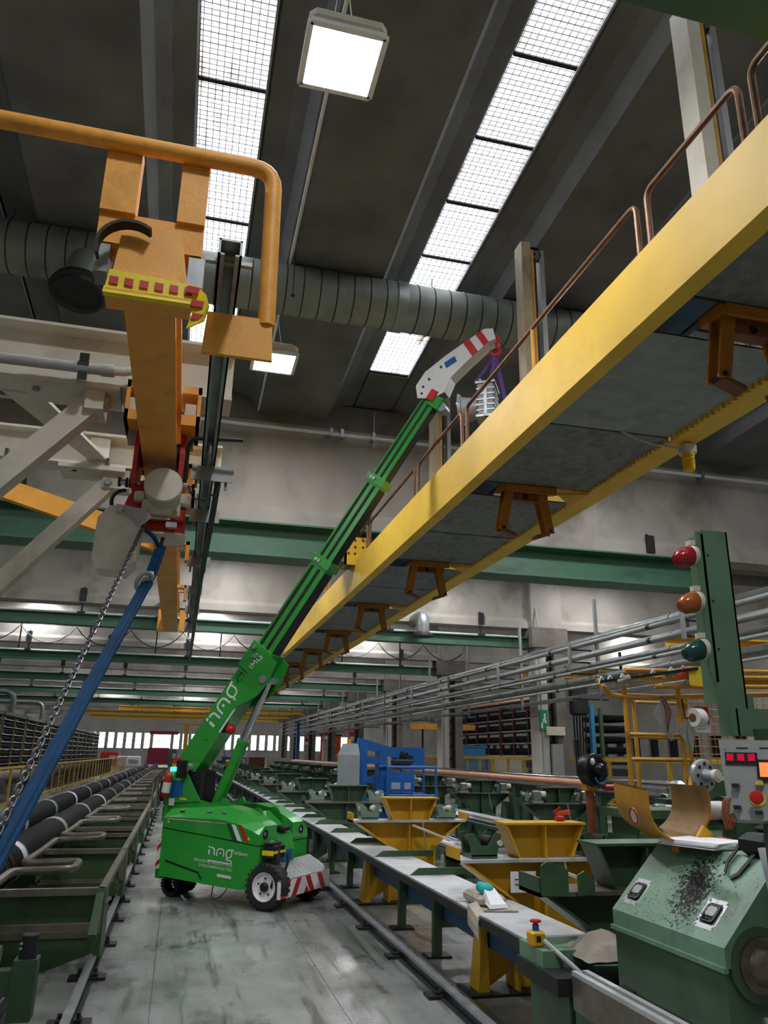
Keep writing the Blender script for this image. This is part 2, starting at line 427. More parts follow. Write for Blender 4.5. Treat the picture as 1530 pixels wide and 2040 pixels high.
# far wall with its row of daylit windows
wf = thing('wall_far', None, None, (0, YF, 0), kind='structure')
MB().bx(XL, XR, YF, YF + .4, 3.95, 9).build('wall_panel', 'wall', wf)
MB().bx(XL, XR, YF, YF + .4, 0, 2.0).build('wall_panel', 'wall', wf)
pitch = 1.15; n_w = 0; x = -12.6
while x < 14:
    big = -3.6 < x < -1.6
    ww = 2.25 if big else .74
    win = thing('window_%d' % (n_w + 1), None, None, (x, YF, 0), kind='structure')
    MB().glow_box(x, x + ww, YF + .2, YF + .24, 2.0, 3.95, 2).build('window_pane', ['white', 'windowglow'], win)
    f = MB().bx(x, x + ww, YF + .12, YF + .2, 2.98, 3.04)
    if big: f.bx(x + .72, x + .78, YF + .12, YF + .2, 2, 3.95).bx(x + 1.5, x + 1.56, YF + .12, YF + .2, 2, 3.95)
    f.build('window_bar', 'darksteel', win)
    nx = x + ww + .41
    MB().bx(x + ww, nx, YF - .25, YF + .4, 2.0, 3.95).build('window_pier', 'wall', win)
    x = nx; n_w += 1
d = thing('door_1', None, None, (-3, YF, 0), kind='structure')
MB().bx(-3.9, -1.2, YF - .3, YF - .1, 0, 2.1).build('door_leaf', 'doorred', d)
MB().bx(-3.9, -.2, YF - .32, YF - .1, 3.8, 4.25).build('door_header', 'doorred', d)

# ------------------------------------------------------------------ roof: wing beams with strips of skylight between
SL = .0577
def rz(y): return 7.95 + SL * (13.1 - y) if y < 13.4 else 7.95
ceil = thing('ceiling', None, None, (0, 0, 8), kind='structure')
PER, HW = 3.09, .36
WP = [(0, .05), (.03, 0), (.26, -.06), (.42, -.15), (.52, -.35)]
def wing(x0, x1, y0, y1):
    prof = [(x0 + a, b) for a, b in WP] + [(x1 - a, b) for a, b in reversed(WP)] + [(x1, .3), (x0, .3)]
    b = MB(); z0, z1 = rz(y0), rz(y1)
    n = len(prof)
    vs = [(p[0], y0, z0 + p[1]) for p in prof] + [(p[0], y1, z1 + p[1]) for p in prof]
    b._add(vs, [tuple(range(n)), tuple(reversed(range(n, 2 * n)))] + [(i, i + n, (i + 1) % n + n, (i + 1) % n) for i in range(n)])
    return b.build('roof_beam', 'roof', ceil)
xs = [-.06 + PER * k for k in range(-5, 9)]
for a, b_ in zip(xs, xs[1:]):
    wing(a + HW, b_ - HW, YB, 13.35)
    wing(a + HW, b_ - HW, 13.65, YF)
seams = [-6.5, -4.2, -1.9, .4, 1.45, 2.5, 3.45, 4.5, 5.55, 6.63, 7.66, 8.72, 9.66, 10.52, 11.88]
for i, a in enumerate(xs):
    near = -2 <= i - 5 <= 2
    ss = seams if near else [-6.5, 0, 6, 11.88]
    if i == 4:                                      # no skylight above the beige beams: closed slab
        MB().hexa([(a - HW, YB, rz(YB)), (a + HW, YB, rz(YB)), (a + HW, 11.9, rz(11.9)), (a - HW, 11.9, rz(11.9)), (a - HW, YB, rz(YB) + .3), (a + HW, YB, rz(YB) + .3), (a + HW, 11.9, rz(11.9) + .3), (a - HW, 11.9, rz(11.9) + .3)]).build('roof_infill', 'roof', ceil)
        ss = []
    for y0, y1 in zip(ss, ss[1:]):
        z0, z1 = rz(y0) + .04, rz(y1) + .04
        g = .025
        b = MB(); b.hexa([(a - HW, y0 + g, z0), (a + HW, y0 + g, z0), (a + HW, y1 - g, z1), (a - HW, y1 - g, z1),
                   (a - HW, y0 + g, z0 + .03), (a + HW, y0 + g, z0 + .03), (a + HW, y1 - g, z1 + .03), (a - HW, y1 - g, z1 + .03)]); b.mi[0] = 1; b.build('skylight_panel', ['white', 'skylight'], ceil)
    b = MB()
    for y in ss: b.bar((a - HW, y, rz(y) + .05), (a + HW, y, rz(y) + .05), .05, .06)
    b.build('skylight_crossbar', 'darksteel', ceil)
    b = MB()
    b.bar((a + HW - .012, YB, rz(YB) + .02), (a + HW - .012, 11.9, rz(11.9) + .02), .024, .06)
    b.build('skylight_edge', 'greypipe', ceil)
    MB().hexa([(a - HW, 11.9, rz(11.9)), (a + HW, 11.9, rz(11.9)), (a + HW, 13.35, rz(13.35)), (a - HW, 13.35, rz(13.35)),
               (a - HW, 11.9, rz(11.9) + .3), (a + HW, 11.9, rz(11.9) + .3), (a + HW, 13.35, rz(13.35) + .3), (a - HW, 13.35, rz(13.35) + .3)]).build('roof_infill', 'roof', ceil)
    for k in range(len(FR)):                        # skylights of the farther bays
        y0 = FR[k] + .55; y1 = min(FR[k] + 9.2 - .3, YF)
        if y0 > YF - 2: continue
        MB().glow_box(a - HW, a + HW, y0 + .6, y1 - .9, 8.0, 8.03, 0).build('skylight_panel', ['white', 'skylight'], ceil)
        MB().bx(a - HW, a + HW, y0 - .3, y0 + .6, 7.95, 8.2).bx(a - HW, a + HW, y1 - .9, y1 + .3, 7.95, 8.2).build('roof_infill', 'roof', ceil)
MB().bx(XL, XR, 13.35, 13.65, 7.3, 8.4).build('roof_end_beam', 'roof', ceil)
MB().bx(XL - .3, xs[0] - HW, YB - .3, YF, 7.95, 8.2).bx(xs[-1] + HW - .02, XR + .3, YB - .3, YF, 7.95, 8.2).build('roof_side_slab', 'roof', ceil)

# ------------------------------------------------------------------ transverse frames
for k, y in enumerate(FR):
    t = thing('concrete_beam', '%s pale precast concrete beam across the hall, counted from the camera' % ORD[k], 'beam', (4, y, 5.5), group='concrete roof beams', kind='structure')
    b = MB()
    b.bx(XL, XR, y, y + .32, 5.75, 7.4)
    b.build('beam_web', 'concrete', t)
    MB().yz([(y - .1, 5.46), (y + .42, 5.46), (y + .42, 5.66), (y + .32, 5.78), (y, 5.78), (y - .1, 5.66)], XL, XR).build('beam_flange', 'concrete', t)
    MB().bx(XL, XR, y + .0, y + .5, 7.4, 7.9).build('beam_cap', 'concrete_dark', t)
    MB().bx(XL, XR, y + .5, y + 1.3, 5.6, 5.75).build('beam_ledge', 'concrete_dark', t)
    # suspended crane rail
    z0, z1, wd = (4.8, 5.4, .6) if k == 0 else (4.84, 5.16, .26)
    if k < 6:
        x1 = 10.35
        r = thing('crane_rail', '%s green suspended crane rail under the concrete beams, counted from the camera' % ORD[k], 'rail', (3, y, z0), group='green crane rails', kind='structure')
        yr = y - .02
        b = MB(); b.ibeam((XL + 1, yr, (z0 + z1) / 2), (x1, yr, (z0 + z1) / 2), wd, z1 - z0, .03, .03)
        b.build('rail_beam', 'railgreen', r)
        MB().bx(XL + 1, x1 - .3, yr - .05, yr + .05, z1 + .01, z1 + .05).build('rail_busbar', 'white', r)
        xx = -11.6
        while xx < x1:
            b = MB(); b.bar((xx, yr, z1), (xx, yr, 5.9), .05, .05); b.bx(xx - .1, xx + .1, yr - .16, yr + .1, z1, z1 + .04); b.bx(xx - .09, xx + .09, y - .14, y - .1, 5.5, 5.85)
            b.build('rail_hanger', 'darksteel', r); xx += 2.9
    elif k < 9:
        r = thing('crane_rail', '%s yellow crane rail far down the hall, counted from the camera' % ['nearest', 'middle', 'farthest'][k - 6], 'rail', (3, y, z0), group='yellow crane rails far down the hall', kind='structure')
        b = MB(); b.ibeam((-5 if k == 6 else -9, y - .1, 5.0), (12, y - .1, 5.0), .28, .34, .04, .03); b.build('rail_beam', 'fenceyellow', r)
        xx = -4
        while xx < 12:
            MB().bar((xx, y - .1, 5.17), (xx, y - .1, 5.75), .09, .09).build('rail_hanger', 'darksteel', r); xx += 3.3
# frame behind the camera: the near green rail that crosses the top right corner
r = thing('crane_rail', 'nearest green crane rail crossing the upper right corner', 'rail', (2, 2.1, 4.9), group='green crane rails', kind='structure')
MB().ibeam((.9, 2.1, 5.2), (7, 2.1, 5.2), .4, .62, .03, .03).build('rail_beam', 'railgreen', r)

# columns on the right
for k in range(1, 9):
    y = FR[k]
    t = thing('column', '%s grey concrete column on the right side, counted from the camera' % ORD[k - 1], 'column', (10.85, y, 0), group='concrete columns on the right', kind='structure')
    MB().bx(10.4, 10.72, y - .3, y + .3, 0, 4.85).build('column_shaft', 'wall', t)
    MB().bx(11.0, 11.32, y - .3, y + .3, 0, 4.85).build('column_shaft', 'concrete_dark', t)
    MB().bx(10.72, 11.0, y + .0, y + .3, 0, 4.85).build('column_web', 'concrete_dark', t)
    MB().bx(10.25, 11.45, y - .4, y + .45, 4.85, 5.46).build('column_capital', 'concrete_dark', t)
    MB().bx(10.35, 11.4, y - .18, y + .0, 5.46, 6.9).build('column_head', 'concrete', t)
    b = MB()
    for i in range(9): b.bar((10.72, y - .05, .4 + i * .5), (11.0, y - .05, .6 + i * .5), .03, .05)
    b.bar((10.74, y - .06, 0), (10.74, y - .06, 4.8), .05, .06); b.bar((10.98, y - .06, 0), (10.98, y - .06, 4.8), .05, .06)
    b.build('column_lattice', 'darksteel', t)
    MB().tube([(10.5, y - .33, .2), (10.5, y - .33, 5.3), (10.5, y - .13, 6.4)], .02, 6).build('column_conduit', 'greypipe', t)
    if k == 1:
        MB().bx(10.75, 11.1, y - .42, y - .3, .9, 2.0).build('junction_box', 'greypipe', t)
        MB().bx(10.6, 11.2, y - .4, y - .3, 2.25, 2.5).build('cable_box', 'offwhite', t)
# emergency exit sign on the nearest column
s = thing('exit_sign', 'small green and white exit sign on the nearest column', 'sign', (10.55, FR[1] - .33, 2.4))
MB().bx(10.42, 10.68, FR[1] - .35, FR[1] - .31, 2.38, 2.98).build('sign_plate', 'signgreen', s)
b = MB(); y = FR[1] - .353
b.ball((10.57, y, 2.84), .035, 8, 6, (1, .1, 1)); b.bx(10.545, 10.6, y - .003, y, 2.66, 2.8); b.bx(10.5, 10.53, y - .003, y, 2.6, 2.72); b.bx(10.56, 10.63, y - .003, y, 2.6, 2.66)
b.bx(10.45, 10.5, y - .003, y, 2.45, 2.6)
b.build('sign_pictogram', 'white', s)

# festoon cable under the third rail
t = thing('festoon_cable', 'black cable hanging in loops in front of a far concrete beam', 'cable', (0, 31.1, 5.5))
b = MB(); pts = []
for i in range(12):
    x0 = -12 + 1.87 * i * 1.05; x1 = x0 + 1.87 * 1.05
    for j in range(8):
        s_ = j / 8; pts.append((x0 + (x1 - x0) * s_, 31.15, 6.05 - .62 * math.sin(PI * s_) ** .8))
b.tube(pts, .022, 5); b.build('cable_loops', 'black', t)
MB().tube([(-12, 31.2, 6.1), (11, 31.2, 6.1)], .012, 5).build('support_wire', 'darksteel', t)
for i in range(9):
    x = -11 + 2.45 * i
    MB().bar((x, 31.25, 5.2), (x, 31.25, 6.2), .05, .05).build('hanger_rod', 'darksteel', t)

# electric conduits along the face of the first beam
t = thing('conduit', 'thin grey conduit along the top of the first concrete beam', 'conduit', (3, 12.9, 7.2))
b = MB(); b.tube([(-9, 12.9, 7.22), (16, 12.9, 7.22)], .035, 8); b.build('conduit_pipe', 'white', t)
for x in (-3.2, .1, 2.2, 2.4, 3.0, 6.9, 7.5, 10): MB().bx(x - .03, x + .03, 12.85, 13.0, 7.16, 7.32).build('conduit_clip', 'galv', t)
for x in (.1, 3.0, 7.2): MB().tube([(x, 12.88, 7.0), (x, 12.88, 7.75)], .012, 6).build('drop_rod', 'galv', t)
MB().bx(7.0, 7.35, 12.75, 13.0, 7.05, 7.2).build('bracket', 'machgreen_pale_sheen', t)

# ================================================================== OVERHEAD
# ---- square high-bay lamps hung under the roof
def hang_lamp(x, y, label, group, glow='lampglow'):
    z = 7.0
    t = thing('ceiling_lamp', label, 'lamp', (x, y, z), group=group)
    b = MB(); b.rbox((x, y, z + .09), (.62, .64, .16), .05); b.rbox((x, y, z + .21), (.3, .3, .1), .03)
    b.build('lamp_housing', 'offwhite', t)
    b = MB()
    for a, c in (((-.3, -.3), (.3, -.3)), ((.3, -.3), (.3, .3)), ((.3, .3), (-.3, .3)), ((-.3, .3), (-.3, -.3))):
        b.bar((x + a[0], y + a[1], z + .0), (x + c[0], y + c[1], z + .0), .045, .04)
    b.build('lamp_rim', 'white', t)
    MB().glow_box(x - .275, x + .275, y - .275, y + .275, z - .022, z + .012, 0).build('lamp_diffuser', ['white', glow], t)
    MB().tube([(x - .1, y, z + .25), (x, y, rz(y) - .32)], .008, 6).tube([(x + .1, y, z + .25), (x, y, rz(y) - .32)], .008, 6).build('suspension_wire', 'galv', t)
hang_lamp(.79, 4.83, 'large bright square lamp hanging at the top of the view', 'square lamps under the roof')
hang_lamp(.84, 10.05, 'bright square lamp beside the orange bracket, behind the round duct', 'square lamps under the roof')
hang_lamp(-5.38, 4.8, 'square lamp hanging left of the orange crane', 'square lamps under the roof')
hang_lamp(6.98, 10.05, 'square lamp above the right end of the yellow bridge', 'square lamps under the roof')
for x, y, l in ((.8, -.4, 'square lamp overhead behind the viewer'), (6.98, 4.83, 'square lamp overhead, right of the yellow bridge')):
    hang_lamp(x, y, l, 'square lamps under the roof near the camera')
far_l = [(.8, 15.3, 'added square lamp of the middle row just behind the first concrete beam'), (6.98, 15.3, 'added square lamp of the right row just behind the first concrete beam'), (-5.38, 15.3, 'added square lamp of the left row just behind the first concrete beam'), (6.98, 20.5, 'added square lamp of the right row just before the second concrete beam'), (.8, 36.1, 'added square lamp of the middle row behind the third concrete beam'), (6.98, 36.1, 'added square lamp of the right row behind the third concrete beam'), (-5.38, 46.6, 'added square lamp of the left row far down the hall'), (.8, 57, 'added square lamp of the middle row behind the fifth concrete beam'), (6.98, 57, 'added square lamp of the right row behind the fifth concrete beam'), (-5.38, 67.5, 'added square lamp of the left row behind the sixth concrete beam'), (.8, 67.5, 'added square lamp of the middle row behind the sixth concrete beam'), (6.98, 78, 'added square lamp of the right row behind the seventh concrete beam'), (-5.38, 88, 'added square lamp of the left row near the far wall'), (.8, 88, 'added square lamp of the middle row near the far wall'), (.8, 100, 'added square lamp of the middle row nearest the far wall'), (.8, 46.6, 'added square lamp of the middle row far down the hall'), (6.98, 46.6, 'added square lamp of the right row far down the hall'), (.8, 30.9, 'small white far lamp right of the hanging orange beam'), (-5.5, 30.9, 'small white far lamp at the left edge under the second beam'), (.8, 20.5, 'square lamp hidden behind the first concrete beam'), (13.2, 15.3, 'added square lamp of the outer right row behind the first beam'), (13.2, 26, 'added square lamp of the outer right row above the right fence'), (13.2, 36.1, 'added square lamp of the outer right row above the dark red racks'), (19.4, 31, 'added square lamp near the right wall'), (12.2, 20.6, 'small white lamp above the pipes right of the nearest column'), (6.98, 30.9, 'small far lamp over the right crane rail')]  # most of these are unseen lamps added to brighten the dim hall
for x, y, l in far_l:
    hang_lamp(x, y, l, 'square lamps farther down the hall', 'smalllamp')
t = thing('lamp_conduit', 'thin pale conduit along the roof above the square lamps', 'conduit', (.86, 6, 7.8))
MB().tube([(.86, 1.5, rz(1.5) - .39), (.86, 13, rz(13) - .39)], .02, 8).build('conduit_pipe', 'white', t)
MB().tube([(.9, 8.66, 8.0), (.9, 8.6, 7.2)], .008, 5).ball((.9, 8.6, 7.2), .025).build('pull_cord', 'darksteel', t)

# ---- spiral duct
DY, DZ, DR = 9.0, 7.53, .335
t = thing('spiral_duct', 'big grey spiral air duct crossing under the roof', 'duct', (2, DY, DZ))
b = MB()
for x0, x1 in ((-8, 2.36), (2.44, 9)): b.tube([(x0, DY, DZ), (x1, DY, DZ)], DR, 40)
b.build('duct_shell', 'duct', t)
ring = MB().tube([(0, DR * math.cos(a), DR * math.sin(a)) for a in [2 * PI * i / 40 for i in range(40)]], .009, 5, closed=True).build('duct_seam', 'darksteel', t, local=True)
ring.location = (-6.8, 0, 0)
for i in range(1, 53): inst(ring, 'duct_seam', t, (-6.8 + .225 * i, 0, 0))
MB().tube([(2.33, DY, DZ), (2.47, DY, DZ)], DR + .015, 40).build('duct_collar', 'galv', t)
b = MB(); b.tube(bend([(-1.62, 9.0, 7.45), (-1.62, 8.66, 7.2), (-1.62, 8.56, 6.84)], .25), .21, 24); b.build('duct_branch', 'duct', t)
b = MB(); b.lathe((-1.62, 8.56, 6.82), (0, -.22, -1), [(-.04, .2), (-.02, .32), (.05, .345), (.07, .33), (.08, .31), (.12, .3), (.13, .26), (.1, .24), (.1, .05), (.13, 0)], 32); b.build('air_diffuser', 'black', t)
b = MB()
for x in (-5, -2.6, 0.2, 2.9, 5.4): b.tube([(x, DY, DZ + DR), (x, DY, rz(DY) - .1)], .012, 6)
b.build('duct_hanger', 'galv', t)

# ---- far short ducts under the second and third beam
for (x, y, z, lab) in ((6.6, 21.5, 5.0, 'short shiny duct elbow right of the yellow bridge'), (-.62, 21.5, 5.05, 'short shiny duct outlet behind the hanging orange beam')):
    t = thing('duct_elbow', lab, 'duct', (x, y, z))
    b = MB(); b.tube(bend([(x, y + .95, z + .5), (x, y, z + .5), (x, y, z)], .3, 8), .2, 20); b.build('elbow_pipe', 'galv', t)
    MB().lathe((x, y, z), (0, 0, -1), [(-.05, .21), (0, .3), (.08, .32), (.1, .28), (.08, .05)], 20).build('elbow_outlet', 'darksteel', t)

# ---- pale steel beams on the left that carry the orange jib
def ib(name, lab, p, q, wd, ht):
    t = thing(name, lab, 'beam', ((p[0] + q[0]) / 2, (p[1] + q[1]) / 2, (p[2] + q[2]) / 2 - ht / 2))
    MB().ibeam(p, q, wd, ht, .018, .012).build('beam_profile', 'beigebeam', t); return t
ta = ib('steel_beam', 'upper pale beige steel beam entering from the left edge', (-5, 4.3, 3.735), (.12, 4.3, 3.735), .24, .35)
tb = ib('steel_beam', 'lower pale beige steel beam entering from the left edge', (-5, 5.62, 3.68), (.12, 5.62, 3.68), .2, .25)
b = MB(); b.bx(-1.02, -.5, 4.16, 4.44, 3.53, 3.56); b.build('splice_plate', 'beigebeam', ta)
b = MB(); b.bx(-1.0, -.55, 5.48, 5.76, 3.51, 3.54); b.build('splice_plate', 'beigebeam', tb)
def bolts(t, pts, r=.02, h=.03, ax=(0, 0, -1), mat='galv'):
    for p in pts: MB().tube([p, V(p) + V(ax) * h], r, 6, smooth=False).build('bolt', mat, t)
bolts(ta, [(-.66, 4.25, 3.54), (-.95, 4.25, 3.54), (-.66, 4.36, 3.54)])
bolts(tb, [(-.66, 5.56, 3.54), (-.9, 5.56, 3.54), (-1.3, 5.56, 3.56), (-1.55, 5.56, 3.56)])
bolts(tb, [(-1.35, 5.52, 3.56), (-.68, 5.52, 3.56)], .02, .05, (0, 0, 1), 'chrome')
# horizontal cross plate between the two beams
t = thing('cross_brace', 'flat pale bracing bar between the two beige beams', 'brace', (-1, 5, 3.5))
MB().hexa([(-1.16, 4.4, 3.55), (-.95, 4.4, 3.55), (-.68, 5.55, 3.6), (-.82, 5.55, 3.6), (-1.16, 4.4, 3.57), (-.95, 4.4, 3.57), (-.68, 5.55, 3.62), (-.82, 5.55, 3.62)]).build('brace_bar', 'beigebeam', t)
MB().hexa([(-.82, 5.53, 3.6), (-.68, 5.53, 3.6), (-.68, 5.55, 3.78), (-.82, 5.55, 3.78), (-.82, 5.55, 3.6), (-.68, 5.55, 3.6), (-.68, 5.57, 3.78), (-.82, 5.57, 3.78)]).build('stiffener_plate', 'beigebeam', t)
# diagonal square-tube struts
t = thing('diagonal_strut', 'upper pale square-tube strut running down to the left edge', 'strut', (-1, 4.2, 3.2))
MB().bar((-.6, 4.3, 3.54), (-2.2, 4.3, 1.62), .12, .12, (0, 1, 0)).build('strut_tube', 'beigebeam', t)
MB().bx(-.68, -.58, 4.2, 4.4, 3.42, 3.56).build('strut_gusset', 'beigebeam', t)
t = thing('diagonal_strut', 'lower pale square-tube strut bolted below the lower beige beam', 'strut', (-1, 5.6, 3.2))
MB().bar((-.62, 5.62, 3.5), (-2.4, 5.62, 1.25), .11, .11, (0, 1, 0)).build('strut_tube', 'beigebeam', t)
MB().bx(-.7, -.52, 5.54, 5.7, 3.4, 3.54).build('strut_gusset', 'beigebeam', t)
bolts(t, [(-.66, 5.54, 3.44)], .028, .03, (0, -1, 0))
# conduit along the upper beam
t = thing('conduit', 'grey plastic conduit clipped along the upper beige beam', 'conduit', (-1, 4.1, 3.6))
MB().tube([(-5, 4.08, 3.585), (-.58, 4.08, 3.6)], .03, 14).build('conduit_pipe', 'greypipe', t)
MB().tube([(-.6, 4.08, 3.6), (-.53, 4.08, 3.602)], .036, 14).build('conduit_coupling', 'greypipe', t)
MB().tube([(-.54, 4.08, 3.6), (-.48, 4.08, 3.605), (-.4, 4.1, 3.64), (-.3, 4.15, 3.68)], .024, 10).build('flexible_hose', 'plastic_clear', t)
b = MB(); b.tube([(-.72, 4.08, 3.6), (-.66, 4.08, 3.6)], .036, 14); b.bx(-.715, -.665, 4.06, 4.1, 3.52, 3.58); b.bx(-.715, -.665, 4.06, 4.1, 3.63, 3.68); b.build('pipe_clamp', 'chrome', t)

# ---- orange jib crane
j = thing('jib_crane', 'orange jib crane with long beam overhead on the left', 'crane', (-.255, 2.7, 3.2))
b = MB(); b.bx(-.35, -.16, 2.66, 11.2, 3.2, 3.222); b.bx(-.263, -.247, 2.66, 11.2, 3.222, 3.48); b.bx(-.35, -.16, 2.66, 11.2, 3.48, 3.5); b.build('jib_beam', 'orange', j)
b = MB(); b.hexa([(-.40, 2.6, 3.19), (-.11, 2.6, 3.19), (-.11, 2.66, 3.19), (-.40, 2.66, 3.19), (-.375, 2.63, 3.515), (-.165, 2.63, 3.515), (-.165, 2.66, 3.515), (-.375, 2.66, 3.515)])
b.bx(-.405, -.105, 2.57, 2.68, 3.168, 3.19); b.build('end_plate', 'orange', j)
b = MB(); b.bx(-.475, -.085, 2.66, 2.8, 3.44, 3.575); b.build('cross_box', 'orange', j)
for x0, x1 in ((-.475, -.345), (-.19, -.085)): MB().bx(x0, x1, 2.64, 2.72, 3.57, 3.88).build('upright', 'orange', j)
b = MB(); b.tube(bend([(-2.6, 2.62, 3.87), (.17, 2.62, 3.87), (.18, 2.62, 3.15)], .09), .034, 14); b.build('guard_pipe', 'orange', j)
b = MB(); b.hexa([(-.05, 2.6, 3.0), (.21, 2.6, 3.0), (.21, 2.62, 3.0), (-.05, 2.62, 3.0), (-.04, 2.6, 3.17), (.2, 2.6, 3.17), (.2, 2.62, 3.17), (-.04, 2.62, 3.17)]); b.build('side_plate', 'orange', j)
MB().bx(-.47, -.42, 2.66, 2.76, 3.31, 3.43).build('clamp_pad', 'galv', j); MB().bx(-.13, -.07, 2.66, 2.78, 3.3, 3.43).build('clamp_pad', 'galv', j)
for y, dz_ in ((4.3, 0), (5.62, 0)):                  # clamps that hold the beam to the beige beams
    for s in (-1, 1):
        cx = -.255 + s * .155
        b = MB(); b.bx(cx - .05, cx + .05, y - .15, y + .15, 3.36, 3.42); b.bx(cx + s * .03, cx + s * .05, y - .15, y + .15, 3.36, 3.6); b.bx(cx - .05, cx + .05, y - .15, y + .15, 3.555, 3.6); b.build('beam_clamp', 'orange', j)
        MB().bx(cx - .035, cx + .025, y - .13, y - .02, 3.43, 3.5).build('clamp_pad', 'offwhite', j)
        MB().bx(cx - .035, cx + .025, y + .02, y + .13, 3.31, 3.36).build('clamp_pad', 'greypipe', j)
for x in (-.40, -.11): MB().bx(min(x, x * 1.0) - .04, x + .04, 11.1, 11.2, 3.2, 3.5).build('end_stop', 'orange', j)
MB().bar((-3.3, 7.3, 4.3), (-.3, 6.9, 3.36), .13, .17).build('diagonal_arm', 'orange', j)
MB().strip(arc((-.34, 2.58, 3.36), (-1, 0, 0), (0, 0, 1), .115, -.35, 2.2, 12), (0, 1, 0), .05, .012).build('cable_strap', 'black', j)
# bar pieces of small yellow brackets carrying the festoon rail
for y in (4.55, 6.4, 8.2):
    b = MB(); b.bx(-.165, -.06, y - .05, y + .05, 3.23, 3.26); b.bx(-.09, -.06, y - .05, y + .05, 3.1, 3.26); b.build('side_bracket', 'orange', j)
    MB().bx(-.15, -.08, y - .03, y + .03, 3.19, 3.23).build('bracket_pad', 'offwhite', j)

t = thing('caution_tape', 'yellow caution tape with red blocks wrapped around the orange beam end', 'tape', (-.25, 2.58, 3.17))
b = MB(); b.hexa([(-.41, 2.585, 3.185), (-.1, 2.585, 3.185), (-.1, 2.665, 3.185), (-.41, 2.665, 3.185), (-.4, 2.59, 3.28), (-.115, 2.59, 3.265), (-.115, 2.665, 3.265), (-.4, 2.665, 3.28)])
b.hexa([(-.41, 2.562, 3.165), (-.1, 2.562, 3.165), (-.1, 2.59, 3.165), (-.41, 2.59, 3.165), (-.41, 2.58, 3.2), (-.1, 2.58, 3.2), (-.1, 2.6, 3.2), (-.41, 2.6, 3.2)])
b.build('tape_wrap', 'tapeyellow', t)
for i in range(6):
    x = -.395 + i * .053
    MB().hexa([(x, 2.58, 3.215), (x + .03, 2.58, 3.213), (x + .03, 2.59, 3.213), (x, 2.59, 3.215), (x, 2.582, 3.247), (x + .03, 2.582, 3.245), (x + .03, 2.59, 3.245), (x, 2.59, 3.247)]).build('red_block', 'red', t)
MB().strip([(-.12, 2.6, 3.25), (-.08, 2.575, 3.2), (-.065, 2.57, 3.15), (-.075, 2.565, 3.1), (-.08, 2.56, 3.08)], (.9, -.2, .5), .07, .004).build('tape_tail', 'tapeyellow', t)
for (x, z) in ((-.1, 3.23), (-.08, 3.175), (-.072, 3.12)):
    MB().hexa([(x - .025, 2.562, z - .015), (x + .02, 2.56, z - .02), (x + .02, 2.567, z - .02), (x - .025, 2.567, z - .015), (x - .02, 2.562, z + .012), (x + .025, 2.56, z + .008), (x + .025, 2.567, z + .008), (x - .02, 2.567, z + .012)]).build('red_block', 'red', t)

# ---- festoon rail beside the jib
t = thing('festoon_rail', 'galvanised channel rail running alongside the orange jib beam', 'rail', (.02, 6, 3.2))
b = MB()
b.bx(-.02, -.012, 2.28, 11.6, 3.2, 3.265); b.bx(.052, .06, 2.28, 11.6, 3.2, 3.265); b.bx(-.02, .06, 2.28, 11.6, 3.257, 3.265); b.bx(-.02, .002, 2.28, 11.6, 3.2, 3.207); b.bx(.038, .06, 2.28, 11.6, 3.2, 3.207)
b.build('channel', 'galv', t)
MB().tube([(.02, 4.0, 3.2), (.02, 4.45, 3.18)], .012, 8).build('end_rod', 'chrome', t)
MB().bx(-.03, .07, 2.9, 2.96, 3.19, 3.275).build('channel_clamp', 'galv', t); MB().bx(-.06, .1, 2.36, 2.38, 3.225, 3.24).build('channel_bolt', 'galv', t)
for y, wv in ((4.35, .24), (5.22, .2), (6.6, .19), (7.85, .16), (9.0, .16), (10.2, .16)):
    b = MB(); b.bx(-.07, -.07 + wv, y - .03, y + .03, 3.17, 3.19); b.bx(-.07, -.07 + wv, y - .035, y - .03, 3.1, 3.19); b.bx(-.07, -.07 + wv, y + .03, y + .035, 3.12, 3.19)
    b.tube([(-.04, y, 3.06), (-.04, y, 3.18)], .008, 6); b.tube([(wv - .11, y, 3.06), (wv - .11, y, 3.18)], .008, 6)
    b.build('cable_carrier', 'galv', t)
MB().tube(bend([(-.1, 4.25, 3.05), (-.1, 4.2, 3.26), (-.07, 4.16, 3.29), (.2, 4.14, 3.3)], .03), .012, 8).build('black_arm', 'black', t)
t = thing('flat_cable', 'black flat cable hanging along the galvanised rail', 'cable', (.05, 6, 2.9))
b = MB(); b.strip([(.085, 4.4, 3.12), (.07, 4.42, 3.06), (.02, 4.4, 3.0), (-.05, 4.36, 3.0), (-.08, 4.34, 3.06)], (0, 1, .2), .04, .006); b.build('cable_loop', 'black', t)
b = MB(); b.strip([(.085, 4.4, 3.12), (.075, 5.2, 3.05), (.055, 6.4, 2.98), (.05, 7.6, 2.96), (.05, 8.8, 2.94), (.045, 10., 2.9), (.04, 11.4, 2.84)], (1, 0, .1), .035, .02); b.build('cable_run', 'black', t)

# ---- chain hoist on the jib
h = thing('chain_hoist', 'red electric chain hoist with cream motor and grey chain bag', 'hoist', (-.25, 4.4, 2.75))
for s in (-1, 1):
    cx = -.255 + s * .125
    b = MB(); b.yz([(4.26, 3.02), (4.6, 3.02), (4.62, 3.2), (4.56, 3.36), (4.3, 3.36), (4.25, 3.22)], cx - .012, cx + .012); b.build('trolley_plate', 'red', h)
    for y in (4.33, 4.52): MB().tube([(cx - s * .012, y, 3.26), (cx - s * .06, y, 3.26)], .05, 16).build('trolley_wheel', 'darksteel', h)
MB().tube([(-.46, 4.4, 3.07), (-.05, 4.4, 3.07)], .018, 10).build('trolley_shaft', 'chrome', h)
for x in (-.47, -.43, -.41, -.06): MB().tube([(x, 4.4, 3.07), (x + .014, 4.4, 3.07)], .03, 8, smooth=False).build('shaft_nut', 'darksteel', h)
